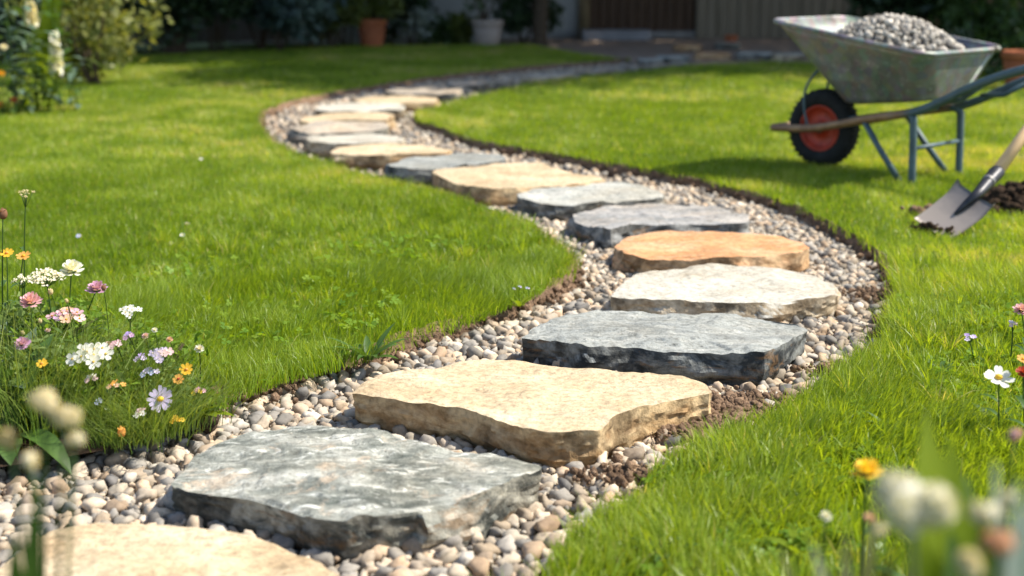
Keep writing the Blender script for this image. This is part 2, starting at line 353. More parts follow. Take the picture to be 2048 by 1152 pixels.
# ------------------------------------------------------------------ stepping stones
STONES = []
def stone(outline, zt, thick, mat, label, seed, n=96, batter=.010, chip=1.0):
    top = np.array([at(x, y, zt) for x, y in outline])
    P = resample(top, 1e-9 + np.linalg.norm(np.diff(np.vstack([top, top[:1]]), axis=0), axis=1).sum() / n, True)[:, :2]
    for _ in range(1): P = .2 * np.roll(P, 1, 0) + .6 * P + .2 * np.roll(P, -1, 0)
    c = P.mean(0); n = len(P)
    ar = .5 * np.sum(P[:, 0] * np.roll(P[:, 1], -1) - np.roll(P[:, 0], -1) * P[:, 1])
    if ar < 0: P = P[::-1]
    T = np.roll(P, -1, 0) - np.roll(P, 1, 0); T /= np.linalg.norm(T, axis=1)[:, None]
    Nn = np.stack([T[:, 1], -T[:, 0]], 1)
    sv = Vector((seed * 7.3, seed * 3.1, seed * 1.9))
    jag = np.array([mn.noise(Vector((p[0], p[1], 0)) * 9 + sv) * .003 + mn.noise(Vector((p[0], p[1], 0)) * 38 + sv) * .0025 for p in P])
    P = P + Nn * jag[:, None]
    V = []; rings = [.0] + [k / 22 for k in range(2, 22)] + [.975, .992, 1.0] if n > 140 else [.0, .16, .3, .43, .55, .66, .76, .85, .92, .965, .988, 1.0]
    lay = .0055 if mat.startswith('slate') else .003
    # chipped flanks: the nearest few break planes, each with its own depth and tilt
    per = np.linalg.norm(P - np.roll(P, 1, 0), axis=1); sl = np.cumsum(per); Ltot = sl[-1]
    r_ = np.random.default_rng(seed * 17 + 3); ns = max(12, int(Ltot / .12) * 2)
    S_ = r_.uniform(0, Ltot, ns); Z_ = r_.uniform(0, 1.1, ns); O_ = r_.uniform(-.004, .030, ns) * chip; GS = r_.normal(0, .26, ns) * chip; GZ = r_.normal(.018, .030, ns) * chip
    def flank(i, tt):
        ds = (sl[i] - S_ + Ltot / 2) % Ltot - Ltot / 2; dz = (tt - Z_)
        dist = (ds / .12) ** 2 + (dz / .7) ** 2; k = np.argsort(dist)[:9]
        return float(np.min(np.clip(O_[k] + GS[k] * ds[k] + GZ[k] * dz[k] + .016 * dist[k], -.010 * chip, .036 * chip)))
    for s in rings[1:]:
        for i in range(n):
            q = c + (P[i] - c) * s
            w = Vector((q[0], q[1], 0))
            z = zt + .007 * mn.noise(w * 3.5 + sv) + .004 * mn.noise(w * 14 + sv) + .0016 * mn.noise(w * 45 + sv)
            k = mn.noise(w * 5.5 + sv * 2) * 3.2 + mn.noise(w * 19 + sv) * .55; fr = k - math.floor(k); z += lay * (math.floor(k) + min(1, max(0, (fr - .8) / .2)))
            if s > .95: z -= (s - .95) / .05 * (.0008 + .010 * max(0, mn.noise(Vector((q[0], q[1], 4)) * 6 + sv) - .2))
            V.append((q[0] - c[0], q[1] - c[1], z))
    rows = 11
    for j in range(1, rows + 1):
        tt = j / rows
        for i in range(n):
            p = P[i]; w = Vector((p[0] * 6, p[1] * 6, tt * 1.3))
            off = (batter + flank(i, tt)) * min(1, tt * 2.4) + (.005 * mn.noise(w * 1.1 + sv)) * min(1, tt * 3) + (.0045 * mn.noise(w * 3.3 + sv) + .0045 * mn.noise(w * 8 + sv) + .0025 * mn.noise(w * 19 + sv)) * min(1, tt * 4)
            if tt > .62: off -= (tt - .62) * .055
            q = p + Nn[i] * off
            z = zt - .004 - tt * thick + .006 * mn.noise(w * 2.2 + sv * 3) * math.sin(tt * 3.14)
            V.append((q[0] - c[0], q[1] - c[1], z))
    nr = len(rings) - 1 + rows; f = []
    for r in range(nr - 1):
        for i in range(n):
            k = (i + 1) % n; f.append((r * n + i, (r + 1) * n + i, (r + 1) * n + k, r * n + k))
    V.append((0, 0, zt + .003)); ci = len(V) - 1
    f += [(ci, i, (i + 1) % n) for i in range(n)]
    f.append(tuple((nr - 1) * n + i for i in range(n))[::-1])
    me = bpy.data.meshes.new('stepping_stone'); me.from_pydata(V, [], f); me.update()
    import bmesh
    b_ = bmesh.new(); b_.from_mesh(me)
    for e in b_.edges:
        if len(e.link_faces) == 2 and e.calc_face_angle(0) > .40: e.smooth = False
    for q in b_.faces: q.smooth = True
    b_.to_mesh(me); b_.free()
    o = link('stepping_stone', me, M[mat], loc=(c[0], c[1], 0), smooth=False)
    tag(o, label, 'stepping stone', 'stepping stones along the gravel path')
    STONES.append(c + (P - c) * .96); return o
ST = [
 ([(22, 1106), (60, 1073), (115, 1052), (200, 1043), (330, 1048), (470, 1063), (570, 1092), (640, 1122), (678, 1152), (700, 1200), (610, 1265), (420, 1300), (180, 1300), (0, 1250), (-40, 1170)], .06, .08, 'beige', 'cream beige slab cut off by the bottom left edge of the picture'),
 ([(342, 958), (362, 930), (385, 905), (430, 884), (500, 860), (570, 845), (634, 848), (718, 863), (854, 890), (979, 905), (1078, 929), (1084, 940), (995, 972), (927, 996), (822, 1017), (687, 1038), (634, 1033), (593, 1017), (530, 996), (457, 983), (373, 970)], .078, .095, 'slate', 'mottled grey slab with white and tan streaks, nearest whole stone'),
 ([(702, 783), (722, 768), (770, 752), (822, 740), (900, 722), (968, 712), (1040, 717), (1130, 730), (1261, 746), (1366, 759), (1413, 772), (1423, 787), (1402, 789), (1313, 810), (1235, 832), (1201, 860), (1104, 866), (1052, 856), (1000, 838), (927, 813), (875, 807), (770, 796), (718, 788)], .082, .095, 'beige', 'big beige slab with brown front face between the two large grey ones'),
 ([(1042, 668), (1068, 652), (1130, 635), (1199, 622), (1290, 620), (1366, 621), (1497, 628), (1591, 639), (1617, 652), (1580, 678), (1530, 709), (1418, 704), (1314, 700), (1272, 692), (1173, 690), (1105, 675)], .085, .10, 'slate_dark', 'blue grey flat slab with almost black split front edge'),
 ([(1222, 590), (1235, 575), (1246, 564), (1270, 546), (1330, 538), (1420, 531), (1520, 533), (1620, 545), (1660, 560), (1676, 583), (1660, 590), (1560, 602), (1470, 604), (1330, 599), (1240, 593)], .07, .085, 'white', 'chalk white rounded slab behind the blue grey one'),
 ([(1229, 487), (1249, 474), (1324, 464), (1399, 461), (1499, 465), (1564, 474), (1604, 487), (1620, 500), (1600, 507), (1524, 513), (1464, 517), (1374, 520), (1299, 516), (1250, 503)], .07, .085, 'orange', 'orange sandstone slab with rounded left end'),
 ([(1146, 428), (1199, 414), (1289, 405), (1364, 401), (1439, 414), (1498, 431), (1497, 442), (1459, 444), (1409, 443), (1344, 447), (1289, 449), (1249, 455), (1219, 461), (1185, 450), (1149, 437)], .072, .09, 'slate_grey', 'grey slab washed with tan just behind the orange one'),
 ([(1034, 385), (1075, 376), (1124, 371), (1239, 364), (1284, 371), (1328, 387), (1326, 395), (1264, 400), (1209, 403), (1149, 409), (1099, 407), (1064, 398), (1037, 392)], .07, .085, 'slate_pale', 'pale grey oblong slab in front of the wide beige one'),
 ([(863, 343), (883, 333), (949, 328), (1027, 325), (1086, 326), (1117, 340), (1164, 349), (1211, 358), (1164, 366), (1125, 370), (1066, 373), (977, 378), (930, 370), (891, 359)], .08, .09, 'beige', 'wide beige slab with a thin pointed right end'),
 ([(771, 325), (812, 315), (891, 306), (988, 304), (1012, 312), (1008, 320), (949, 327), (891, 335), (832, 337), (781, 334)], .085, .095, 'slate_dark', 'dark blue grey slab tucked behind the wide beige one'),
 ([(660, 300), (680, 290), (754, 285), (832, 286), (883, 293), (906, 300), (890, 306), (773, 311), (695, 309), (668, 306)], .08, .085, 'beige', 'beige slab between a white one and the dark blue grey one'),
 ([(613, 277), (656, 266), (734, 263), (793, 269), (812, 277), (805, 284), (734, 287), (656, 287), (622, 284)], .08, .085, 'white', 'white slab at the widest part of the far bend'),
 ([(584, 256), (594, 250), (656, 240), (734, 238), (773, 244), (778, 257), (715, 262), (617, 265), (590, 262)], .075, .08, 'slate_tan', 'half tan half blue grey slab furthest left on the bend'),
 ([(598, 240), (617, 231), (664, 223), (754, 223), (789, 228), (773, 238), (664, 241), (605, 243)], .075, .08, 'beige', 'thin tan slab squeezed between two others on the far bend'),
 ([(629, 217), (645, 209), (719, 203), (797, 205), (812, 212), (805, 220), (656, 223), (634, 221)], .075, .08, 'white', 'pale white slab above the thin tan one on the far bend'),
 ([(705, 200), (727, 191), (793, 188), (845, 191), (875, 195), (871, 204), (793, 207), (719, 206)], .07, .075, 'beige', 'small beige slab where the bend turns right'),
 ([(771, 183), (797, 175), (852, 171), (914, 174), (928, 181), (910, 188), (793, 188)], .07, .075, 'slate_tan', 'tan and grey slab last before the path runs off to the right'),
 ([(892, 167), (935, 161), (1000, 157), (1030, 158), (1000, 164), (950, 169), (900, 171)], .075, .08, 'slate_tan', 'distant pale slab beside the shaded turf edge, nearest of four'),
 ([(1040, 156), (1070, 150.5), (1130, 146), (1145, 148), (1105, 153), (1060, 157)], .075, .08, 'white', 'distant whitish slab second of the four running right'),
 ([(1158, 146), (1195, 141), (1236, 137), (1240, 139), (1190, 146)], .075, .08, 'slate_tan', 'distant grey slab third of the four running right'),
 ([(1252, 136), (1310, 127), (1370, 121), (1380, 123), (1320, 132), (1270, 137)], .075, .08, 'slate_tan', 'furthest grey slab where the path meets the patio'),
]
for i, (o, zt, th, m, lb) in enumerate(ST): stone(o if i < 9 else [(x, sum(q[1] for q in o) / len(o) + (y - sum(q[1] for q in o) / len(o)) * .86) for x, y in o], zt + (.006 if 8 < i < 17 else 0), th, m, lb, i + 1, chip=(1.4 if i in (1, 2, 3) else 1.0), n=(260 if i < 5 else 160 if i < 9 else 80))

# ------------------------------------------------------------------ gravel
def base_pebbles(k, sub, jag, flat=(.55, .85), seed=1):
    out = []; r = np.random.default_rng(seed); V0, F0 = ICO[sub]; V0 = np.array(V0)
    for i in range(k):
        s = Vector((i * 5.1, i * 2.3, 7.7 + seed)); d = np.array([1 + jag * (mn.noise(Vector(p) * .9 + s) * 1.5 + .5 * mn.noise(Vector(p) * 2.2 + s)) for p in V0])
        V = V0 * d[:, None] * np.array([1, r.uniform(.68, .95), r.uniform(*flat)])
        out.append(V)
    return out, np.array(F0)
def scatter_mesh(name, mats, P, rad, bases, F0, tilt=.35):
    n = len(P); kind = RNG.integers(0, len(bases), n); vs = []; fs = []; t1 = []; t2 = []; off = 0
    B = np.stack(bases); nv = B.shape[1]
    a = RNG.uniform(0, 2 * np.pi, n); tx = RNG.normal(0, tilt, n); ty = RNG.normal(0, tilt, n)
    V = B[kind] * rad[:, None, None]
    c, s = np.cos(tx)[:, None], np.sin(tx)[:, None]; y, z = V[..., 1] * c - V[..., 2] * s, V[..., 1] * s + V[..., 2] * c; x = V[..., 0]
    c, s = np.cos(ty)[:, None], np.sin(ty)[:, None]; x, z = x * c + z * s, -x * s + z * c
    c, s = np.cos(a)[:, None], np.sin(a)[:, None]; x, y = x * c - y * s, x * s + y * c
    V = np.stack([x, y, z], -1) + P[:, None, :]
    Fc = F0[None] + (np.arange(n) * nv)[:, None, None]
    tone = np.repeat(RNG.random(n), nv); tone2 = np.repeat(RNG.random(n), nv)
    return link(name, npmesh(name, V.reshape(-1, 3), [Fc.reshape(-1, 3)], {'tone': tone, 'tone2': tone2}), mats)
def darts(cand, rad, k):
    cell = .05; H = {}; keep = []
    for i in np.argsort(-rad):
        x, y = cand[i]; r = rad[i]; cx, cy = int(x // cell), int(y // cell); ok = True
        for ax in (-1, 0, 1):
            for ay in (-1, 0, 1):
                for (X, Y, Rr) in H.get((cx + ax, cy + ay), ()):
                    if (X - x) ** 2 + (Y - y) ** 2 < (k * (r + Rr)) ** 2: ok = False; break
                if not ok: break
            if not ok: break
        if ok: H.setdefault((cx, cy), []).append((x, y, r)); keep.append(i)
    return np.array(keep)
def gravel(y0, y1, ncand, rlo, rhi, sub, z, k, seed):
    lo = PATH[(PATH[:, 1] > y0 - .5) & (PATH[:, 1] < y1 + .5)]
    C = np.stack([RNG.uniform(max(lo[:, 0].min(), -2.4), lo[:, 0].max(), ncand), RNG.uniform(y0, y1, ncand)], 1)
    C = C[inpoly(C, PATH)]; C = C[np.abs(C[:, 0]) < .40 * C[:, 1] + .45]
    for s in STONES:
        C = C[~inpoly(C, s)] if len(C) else C
    rad = rlo + (rhi - rlo) * RNG.random(len(C)) ** 1.8
    kp = darts(C, rad, k); C = C[kp]; rad = rad[kp]
    P = np.column_stack([C, z + RNG.normal(0, .003, len(C)) + rad * .15])
    b, F0 = base_pebbles(24, sub, .62, seed=seed)
    return P, rad, b, F0
for (y0, y1, nc, rl, rh, sub, z, k) in ((1.75, 4.3, 66000, .0065, .0235, 2, -.004, .70), (1.75, 4.3, 45000, .006, .014, 1, -.009, .5), (4.3, 6.6, 42000, .008, .020, 1, -.004, .70), (4.3, 6.6, 24000, .008, .015, 1, -.009, .55), (6.6, 16, 42000, .012, .025, 1, -.004, .70)):
    P, rad, b, F0 = gravel(y0, y1, nc, rl, rh, sub, z, k, int(y0 * 10) + sub)
    tag(scatter_mesh('gravel', M['pebble'], P, rad, b, F0), 'rounded grey and tan pebbles filling the path trench', 'gravel', kind='stuff')

# crumbs of soil along the turf cut
def crumbs():
    P = []; rad = []
    for E, N, sd in ((EL, NL, -1), (ER, NR, 1)):
        for i in range(len(E)):
            if not (1.8 < E[i, 1] < 10): continue
            k = (12 if E[i, 1] < 6 else 4) if sd < 0 or E[i, 1] < 4.8 else 2
            for _ in range(k):
                o = abs(random.gauss(0, .028)) - .02
                q = E[i] + N[i] * sd * o + RNG.normal(0, .012, 2); r = .003 + .013 * random.random() ** 3.5
                P.append((q[0], q[1], max(-.004, LZ * (.55 - o / .06)) * .8)); rad.append(r)
    for px, py, n, sp in ((1440, 840, 1500, .055), (1380, 868, 600, .045), (1500, 806, 450, .04), (1760, 590, 300, .04), (1650, 742, 160, .03), (440, 800, 200, .04), (560, 780, 150, .03), (1240, 955, 200, .035)):
        c = at(px, py, .01)
        for _ in range(n):
            q = c[:2] + RNG.normal(0, sp, 2) * np.array([1.3, .8]); P.append((q[0], q[1], .010 + .014 * random.random())); rad.append(.0022 + .013 * random.random() ** 4)
    b, F0 = base_pebbles(8, 1, .6, (.7, .95), 3)
    tag(scatter_mesh('soil_crumbs', M['soil'], np.array(P), np.array(rad), b, F0, 1.0), 'loose brown soil crumbs along the turf cut', 'soil', kind='stuff')
crumbs()

# ------------------------------------------------------------------ grass
def ribbons(P, h, w, lean, yaw, face, segs, tone, curl=.5):
    """blades as tapering ribbons; P (n,3)"""
    n = len(P); d = np.stack([np.cos(yaw), np.sin(yaw)], 1); sd = np.stack([-np.sin(face), np.cos(face)], 1)
    V = np.zeros((n, 2 * segs + 1, 3)); tip = np.zeros((n, 2 * segs + 1))
    for k in range(segs + 1):
        t = k / segs
        c = np.column_stack([P[:, :2] + d * (lean * h * (t ** (1 + curl) * 1.0))[:, None], P[:, 2] + h * t * np.sqrt(np.maximum(.08, 1 - (lean * t) ** 2 * .7))])
        hw = w * (1 - t ** 1.8) * .5 * (1 if k else .75)
        if k < segs:
            V[:, 2 * k, :] = c; V[:, 2 * k + 1, :] = c
            V[:, 2 * k, :2] -= sd * hw[:, None]; V[:, 2 * k + 1, :2] += sd * hw[:, None]
            tip[:, 2 * k:2 * k + 2] = t
        else: V[:, 2 * k, :] = c; tip[:, 2 * k] = 1
    nv = 2 * segs + 1; b = (np.arange(n) * nv)[:, None]
    F_ = []
    if segs > 1: F_.append(np.concatenate([b + np.array([2 * k, 2 * k + 1, 2 * k + 3, 2 * k + 2]) for k in range(segs - 1)]))
    F_.append(b + np.array([2 * segs - 2, 2 * segs - 1, 2 * segs]))
    return V.reshape(-1, 3), F_, np.repeat(tone, nv), tip.ravel()
def merge(parts):
    V = []; F4 = []; F3 = []; T = []; Tp = []; o = 0
    for v, f, t, tp in parts:
        V.append(v); T.append(t); Tp.append(tp)
        for q in f: (F4 if q.shape[1] == 4 else F3).append(q + o)
        o += len(v)
    fs = ([np.concatenate(F4)] if F4 else []) + ([np.concatenate(F3)] if F3 else [])
    return np.concatenate(V), fs, {'tone': np.concatenate(T), 'tip': np.concatenate(Tp)}
def field(P):
    x, y = P[:, 0], P[:, 1]
    return fbm(x * 1.1, y * 1.1, 20), fbm(x * 4.5, y * 4.5, 30), fbm(x * 16, y * 16, 40, 2)
def lawn_blades(poly, y0, y1, dens, w, h, segs, xl=.36):
    A = (2 * (xl * y1 + .55)) * (y1 - y0); n = int(A * dens)
    P = np.stack([RNG.uniform(-1, 1, n) * (xl * y1 + .55), RNG.uniform(y0, y1, n)], 1)
    P = P[np.abs(P[:, 0]) < xl * P[:, 1] + .55]; P = P[inpoly(P, poly)]
    if y0 < 4: P = P[~inpoly(P, BEDP) | (RNG.random(len(P)) < .12)]
    a, b, c = field(P); n = len(P)
    P = P + np.stack([b - .5, c - .5], 1) * .02
    hh = h * (.55 + .9 * b) * RNG.uniform(.55, 1.25, n)
    tall = (c > .68) & (RNG.random(n) < .25); hh[tall] *= 1.45
    yaw = (a * 9 + b * 5) + RNG.normal(0, 1.0, n)
    lean = np.clip(RNG.normal(.48, .22, n) + (b - .5) * .5, 0, .98)
    tone = np.clip(.42 + (P[:, 1] > 5.5) * np.clip((P[:, 1] - 5.5) * .045, 0, .16) + (a - .5) * 1.0 + (b - .5) * .8 + (c - .5) * .5 + RNG.normal(0, .17, n), 0, .95); tone[RNG.random(n) < .03] = 1
    ww = w * RNG.uniform(.6, 1.3, n); wd = RNG.random(n) < .10; ww[wd] *= 1.9; hh[wd] *= .85; yaw[RNG.random(n) < .3] += 2.2
    return ribbons(np.column_stack([P, np.full(n, LZ - .004)]), hh, ww, lean, yaw, RNG.uniform(0, 6.28, n), segs, tone)
def edge_blades(E, N, sd, y0, y1, per, h, w, segs, lean=.6):
    K = np.where((E[:, 1] > y0) & (E[:, 1] < y1) & (np.abs(E[:, 0]) < .37 * E[:, 1] + .5))[0]; K = np.repeat(K, per); n = len(K)
    back = np.abs(RNG.normal(0, .035, n)) - .010
    st_ = np.full(n, SET) if sd < 0 else SR[K]
    P = E[K] - N[K] * sd * (back + st_)[:, None] + RNG.normal(0, .02, (n, 2))
    o = np.arctan2(N[K, 1] * sd, N[K, 0] * sd); cl = fbm(P[:, 0] * 7, P[:, 1] * 7, 60)
    keep = RNG.random(n) < np.clip(cl * 2.2 - .35, .1, 1); keep &= ~inpoly(P, BEDP); P, o, cl, back = P[keep], o[keep], cl[keep], back[keep]; n = len(P)
    hh = h * RNG.uniform(.5, 1.3, n) * (.45 + 1.1 * cl)
    return ribbons(np.column_stack([P, np.full(n, LZ - .006)]), hh, w * RNG.uniform(.6, 1.3, n), np.clip(RNG.normal(lean, .22, n), 0, .98), o + RNG.normal(0, .8, n), RNG.uniform(0, 6.28, n), segs, np.clip(RNG.normal(.42, .2, n), 0, .97))
def bank(poly_px, n, h, w, segs, z=LZ, lean=.55, tone=.4):      # a patch of longer grass
    poly = np.array([at(x, y, z)[:2] for x, y in poly_px]); lo, hi = poly.min(0), poly.max(0)
    P = RNG.uniform(lo, hi, (n * 2, 2)); P = P[inpoly(P, poly)]; a, b, c = field(P)
    k = RNG.random(len(P)) < np.clip(b * 2.4 - .5, .08, 1); P, a, b, c = P[k], a[k], b[k], c[k]; m = len(P)
    return ribbons(np.column_stack([P, np.full(m, z - .004)]), h * RNG.uniform(.5, 1.25, m) * (.5 + b), w * RNG.uniform(.6, 1.3, m), np.clip(RNG.normal(lean, .22, m), 0, .98), a * 9 + b * 5 + RNG.normal(0, .8, m), RNG.uniform(0, 6.28, m), segs, np.clip(tone + (a - .5) * .6 + RNG.normal(0, .18, m), 0, .97))
def tufts(poly_px, n, per, h, w, lawn):
    poly = np.array([at(x, y, LZ)[:2] for x, y in poly_px]); lo, hi = poly.min(0), poly.max(0)
    C = RNG.uniform(lo, hi, (n * 3, 2)); C = C[inpoly(C, poly) & inpoly(C, lawn)][:n]; m = len(C) * per
    cs = np.repeat(RNG.uniform(.55, 1.25, len(C)), per); a = RNG.uniform(0, 6.28, m); r = np.abs(RNG.normal(0, .016, m))
    P = np.repeat(C, per, 0) + np.stack([np.cos(a), np.sin(a)], 1) * r[:, None]
    return ribbons(np.column_stack([P, np.full(m, LZ - .004)]), h * cs * RNG.uniform(.45, 1.15, m), w * RNG.uniform(.5, 1.5, m), np.clip(RNG.normal(.5, .25, m), 0, .97), a + RNG.normal(0, .5, m), RNG.uniform(0, 6.28, m), 4, np.clip(np.repeat(RNG.normal(.42, .22, len(C)), per) + RNG.normal(0, .14, m), 0, .98))
NEAR_R = [(1060, 1180), (1200, 1030), (1440, 890), (1640, 780), (1760, 680), (1820, 540), (2100, 540), (2100, 1180)]
NEAR_L = [(430, 815), (560, 775), (700, 735), (900, 672), (1080, 592), (1140, 520), (1000, 420), (500, 400), (100, 560)]
BEDP = np.array([at(x, y, LZ)[:2] for x, y in ((-400, 960), (0, 935), (230, 897), (440, 826), (425, 770), (330, 728), (180, 690), (0, 660), (-400, 640))])
BANDS = ((1.9, 4.3, 27000, .0021, .036, 3), (4.3, 7.2, 15000, .0028, .032, 2), (7.2, 10.5, 7000, .004, .032, 2), (10.5, 18.3, 2600, .0075, .034, 1))
parts = [lawn_blades(LEFT_LAWN, *b) for b in BANDS] + [edge_blades(EL, NL, -1, 2.2, 4.7, 26, .058, .0023, 3, .4), edge_blades(EL, NL, -1, 4.7, 8, 14, .04, .003, 2, .3), edge_blades(EL, NL, -1, 8, 13, 7, .04, .005, 2, .3)]
parts.append(bank([(430, 765), (440, 815), (560, 770), (700, 735), (900, 670), (1080, 590), (1140, 520), (900, 540), (500, 560), (150, 600)], 42000, .060, .0023, 3))
parts.append(tufts(NEAR_L, 330, 34, .062, .0030, LEFT_LAWN)); parts.append(tufts([(430, 822), (560, 785), (700, 741), (900, 676), (1090, 599), (1080, 575), (900, 640), (700, 700), (540, 740), (430, 780)], 80, 44, .085, .003, LEFT_LAWN))
v, f, at_ = merge(parts)
tag(link('grass', npmesh('grass', v, f, at_), M['grass']), 'soft green grass of the left lawn', 'grass', kind='stuff')
parts = [lawn_blades(RIGHT_LAWN, *b) for b in BANDS] + [edge_blades(ER, NR, 1, 1.7, 4.7, 34, .065, .0026, 3, .4), edge_blades(ER, NR, 1, 4.7, 8, 14, .04, .003, 2, .3), edge_blades(ER, NR, 1, 8, 13, 7, .04, .005, 2, .3)]
parts.append(bank([(1060, 1180), (1200, 1030), (1440, 890), (1640, 780), (1760, 680), (1820, 560), (2100, 560), (2100, 1180)], 60000, .060, .0026, 3, tone=.5))
parts.append(bank([(1100, 1230), (1300, 960), (1700, 850), (2100, 850), (2100, 1230)], 15000, .060, .0058, 3, tone=.55))
parts.append(tufts(NEAR_R, 420, 34, .072, .0038, RIGHT_LAWN))
v, f, at_ = merge(parts)
tag(link('grass', npmesh('grass', v, f, at_), M['grass']), 'sunlit green grass of the right lawn', 'grass', kind='stuff')

sheet('bed_soil', resample(BEDP[[0, 1, 2, 3, 4, 5, 6, 7, 8]], .05, True), LZ, M['soil_dark'])

# ------------------------------------------------------------------ wheelbarrow
def galvanised():
    t = NT('galvanised_steel'); v = t.coord(rnd=False); vor = t.n('TexVoronoi', {'Scale': 26.0}); t.set(vor.inputs['Vector'], v)
    n = t.noise(v, 5, 6, .7, .6); st = t.noise(t.coord(rnd=False, scale=(9, 9, 1.4)), 3, 6, .7)
    c = t.ramp(n, [(.3, (.12, .125, .115)), (.7, (.28, .285, .265))]); c = t.mix(.22, c, vor.outputs['Color'], 'SOFT_LIGHT')
    c = t.mix(t.math('MULTIPLY', t.ramp(st, [(.55, (0, 0, 0)), (.75, (1, 1, 1))]), .35), c, (.33, .27, .20))
    sp = t.noise(v, 60, 3, .6); c = t.mix(t.math('MULTIPLY', t.ramp(sp, [(.62, (0, 0, 0)), (.70, (1, 1, 1))]), .5), c, (.66, .66, .62))
    return t.bsdf(c, t.ramp(n, [(.3, (.42,) * 3), (.7, (.60,) * 3)]), .45, .5, n, .12, .01)
M['galv'] = galvanised()
def framepaint():
    t = NT('worn_frame_paint'); tc = t.coord(rnd=False); sep = t.n('SeparateXYZ'); t.set(sep.inputs[0], tc)
    n = t.noise(tc, 14, 7, .7)
    blue = t.ramp(n, [(.3, (.045, .075, .085)), (.7, (.085, .13, .145))])
    rust = t.ramp(n, [(.3, (.16, .085, .042)), (.7, (.40, .235, .12))])
    k = t.math('ADD', sep.outputs[0], t.math('MULTIPLY', t.math('SUBTRACT', n, .5), .35))
    f = t.ramp(k, [(.50, (1, 1, 1)), (.60, (0, 0, 0))])
    return t.bsdf(t.mix(f, blue, rust), .48, .1, .5, t.noise(tc, 90, 4), .2, .003)
M['frame'] = framepaint()
M['leg'] = plain('blue_grey_paint', (.065, .105, .12), .5, .1, .5, .35, 16)
M['rubber'] = plain('black_rubber', (.016, .016, .016), .8, 0, .3, .4, 20, .3)
M['rimred'] = plain('red_rim_paint', (.42, .045, .018), .5, 0, .5, .35, 18)
M['steel'] = plain('dull_steel', (.22, .21, .20), .45, .7, .5, .4, 30)
bw = empty('wheelbarrow', (1.528, 6.971, LZ + .004), -.789)
tag(bw, 'galvanised steel wheelbarrow with red rimmed wheel standing on the lawn', 'wheelbarrow')
XF, XR = -.117, .725
def rrect(x0, x1, hw0, hw1, r, z0, z1, n=14):
    """rounded rectangle seen from above: hw0 half width at the nose, hw1 at the back"""
    pts = []
    for (cx, cy, a0) in ((x1 - r, hw1 - r, 0), (x0 + r, hw0 - r, 90), (x0 + r, -hw0 + r, 180), (x1 - r, -hw1 + r, 270)):
        for k in range(n + 1):
            a = R(a0 + 90 * k / n); pts.append((cx + r * math.cos(a), cy + r * math.sin(a)))
    P = resample(pts, .028, True)
    idx = None
    return [(x, y, z0 + (z1 - z0) * (x - x0) / (x1 - x0)) for x, y in P]
def tray_ring(t, ins=0):
    k = t ** .92
    l = lambda a, b: a + (b - a) * k
    x0 = l(.19, XF) + ins; x1 = l(.66, XR) - ins
    pts = rrect(x0, x1, l(.19, .325) - ins, l(.215, .36) - ins, l(.10, .085), l(.330, .707), l(.372, .583))
    return pts
def ring_fixed(t, ins, n=120):
    P = np.array(tray_ring(t, ins)); a = resample(P, np.linalg.norm(np.diff(np.vstack([P, P[:1]]), axis=0), axis=1).sum() / n * 1.0001, True)
    while len(a) < n: a = np.vstack([a, a[-1:]])
    return a[:n]
g = Geo(); NR_ = 120; lv = [0, .04, .12, .25, .4, .55, .7, .85, 1.0]
rings = []
def tring(t, ins):
    r = ring_fixed(t, ins)
    return r
bottom = tring(0, .035); bottom[:, 2] -= .008
rings.append(bottom)
for tt in lv: rings.append(tring(tt, 0))
for tt in lv[::-1]: rings.append(tring(tt, .005) + np.array([0, 0, .003]))
r2 = tring(0, .05); rings.append(r2 + np.array([0, 0, 0]))
v = np.vstack(rings); f = []
for r_ in range(len(rings) - 1):
    for i in range(NR_):
        k = (i + 1) % NR_; f.append((r_ * NR_ + i, r_ * NR_ + k, (r_ + 1) * NR_ + k, (r_ + 1) * NR_ + i))
f.append(tuple(range(NR_))[::-1]); f.append(tuple(range((len(rings) - 1) * NR_, len(rings) * NR_)))
g.add(v, f)
tray = g.build('tray', M['galv'], bw)
g = Geo(); rr_ = tring(1.0, -.004); g.tube([tuple(p) for p in rr_], .0115, 10, closed=True); g.build('rolled_rim', M['galv'], tray)
# wheel (axle along y)
WZ = .185
wh = empty('wheel', (0, 0, WZ)); wh.parent = bw
prof = [(.108, -.036), (.118, -.047), (.140, -.052), (.160, -.049), (.176, -.038), (.184, -.020), (.1865, 0), (.184, .020), (.176, .038), (.160, .049), (.140, .052), (.118, .047), (.108, .036)]
g = Geo(); g.lathe(prof, 'y', seg=56)
for k in range(36):
    a = 2 * math.pi * k / 36
    for s in (-1, 1):
        p0 = Vector((.1845 * math.cos(a), s * .036, .1845 * math.sin(a))); p1 = Vector((.1885 * math.cos(a + .06), s * .004, .1885 * math.sin(a + .06))); g.tube([p0 * .965, p0, p1, p1 * .97], .004, 5)
g.build('tyre', M['rubber'], wh)
g = Geo(); g.lathe([(.110, -.036), (.114, -.042), (.104, -.044), (.100, -.030), (.088, -.016), (.05, -.012), (.034, -.022), (.030, -.038), (.016, -.040), (.016, .040), (.030, .038), (.034, .022), (.05, .012), (.088, .016), (.100, .030), (.104, .044), (.114, .042), (.110, .036)], 'y', seg=40)
g.build('rim', M['rimred'], wh)
g = Geo(); g.tube([(0, -.125, 0), (0, .125, 0)], .010, 10); g.lathe([(.0, -.050), (.022, -.050), (.024, -.036), (.022, -.03)], 'y', seg=12); g.build('axle', M['steel'], wh)
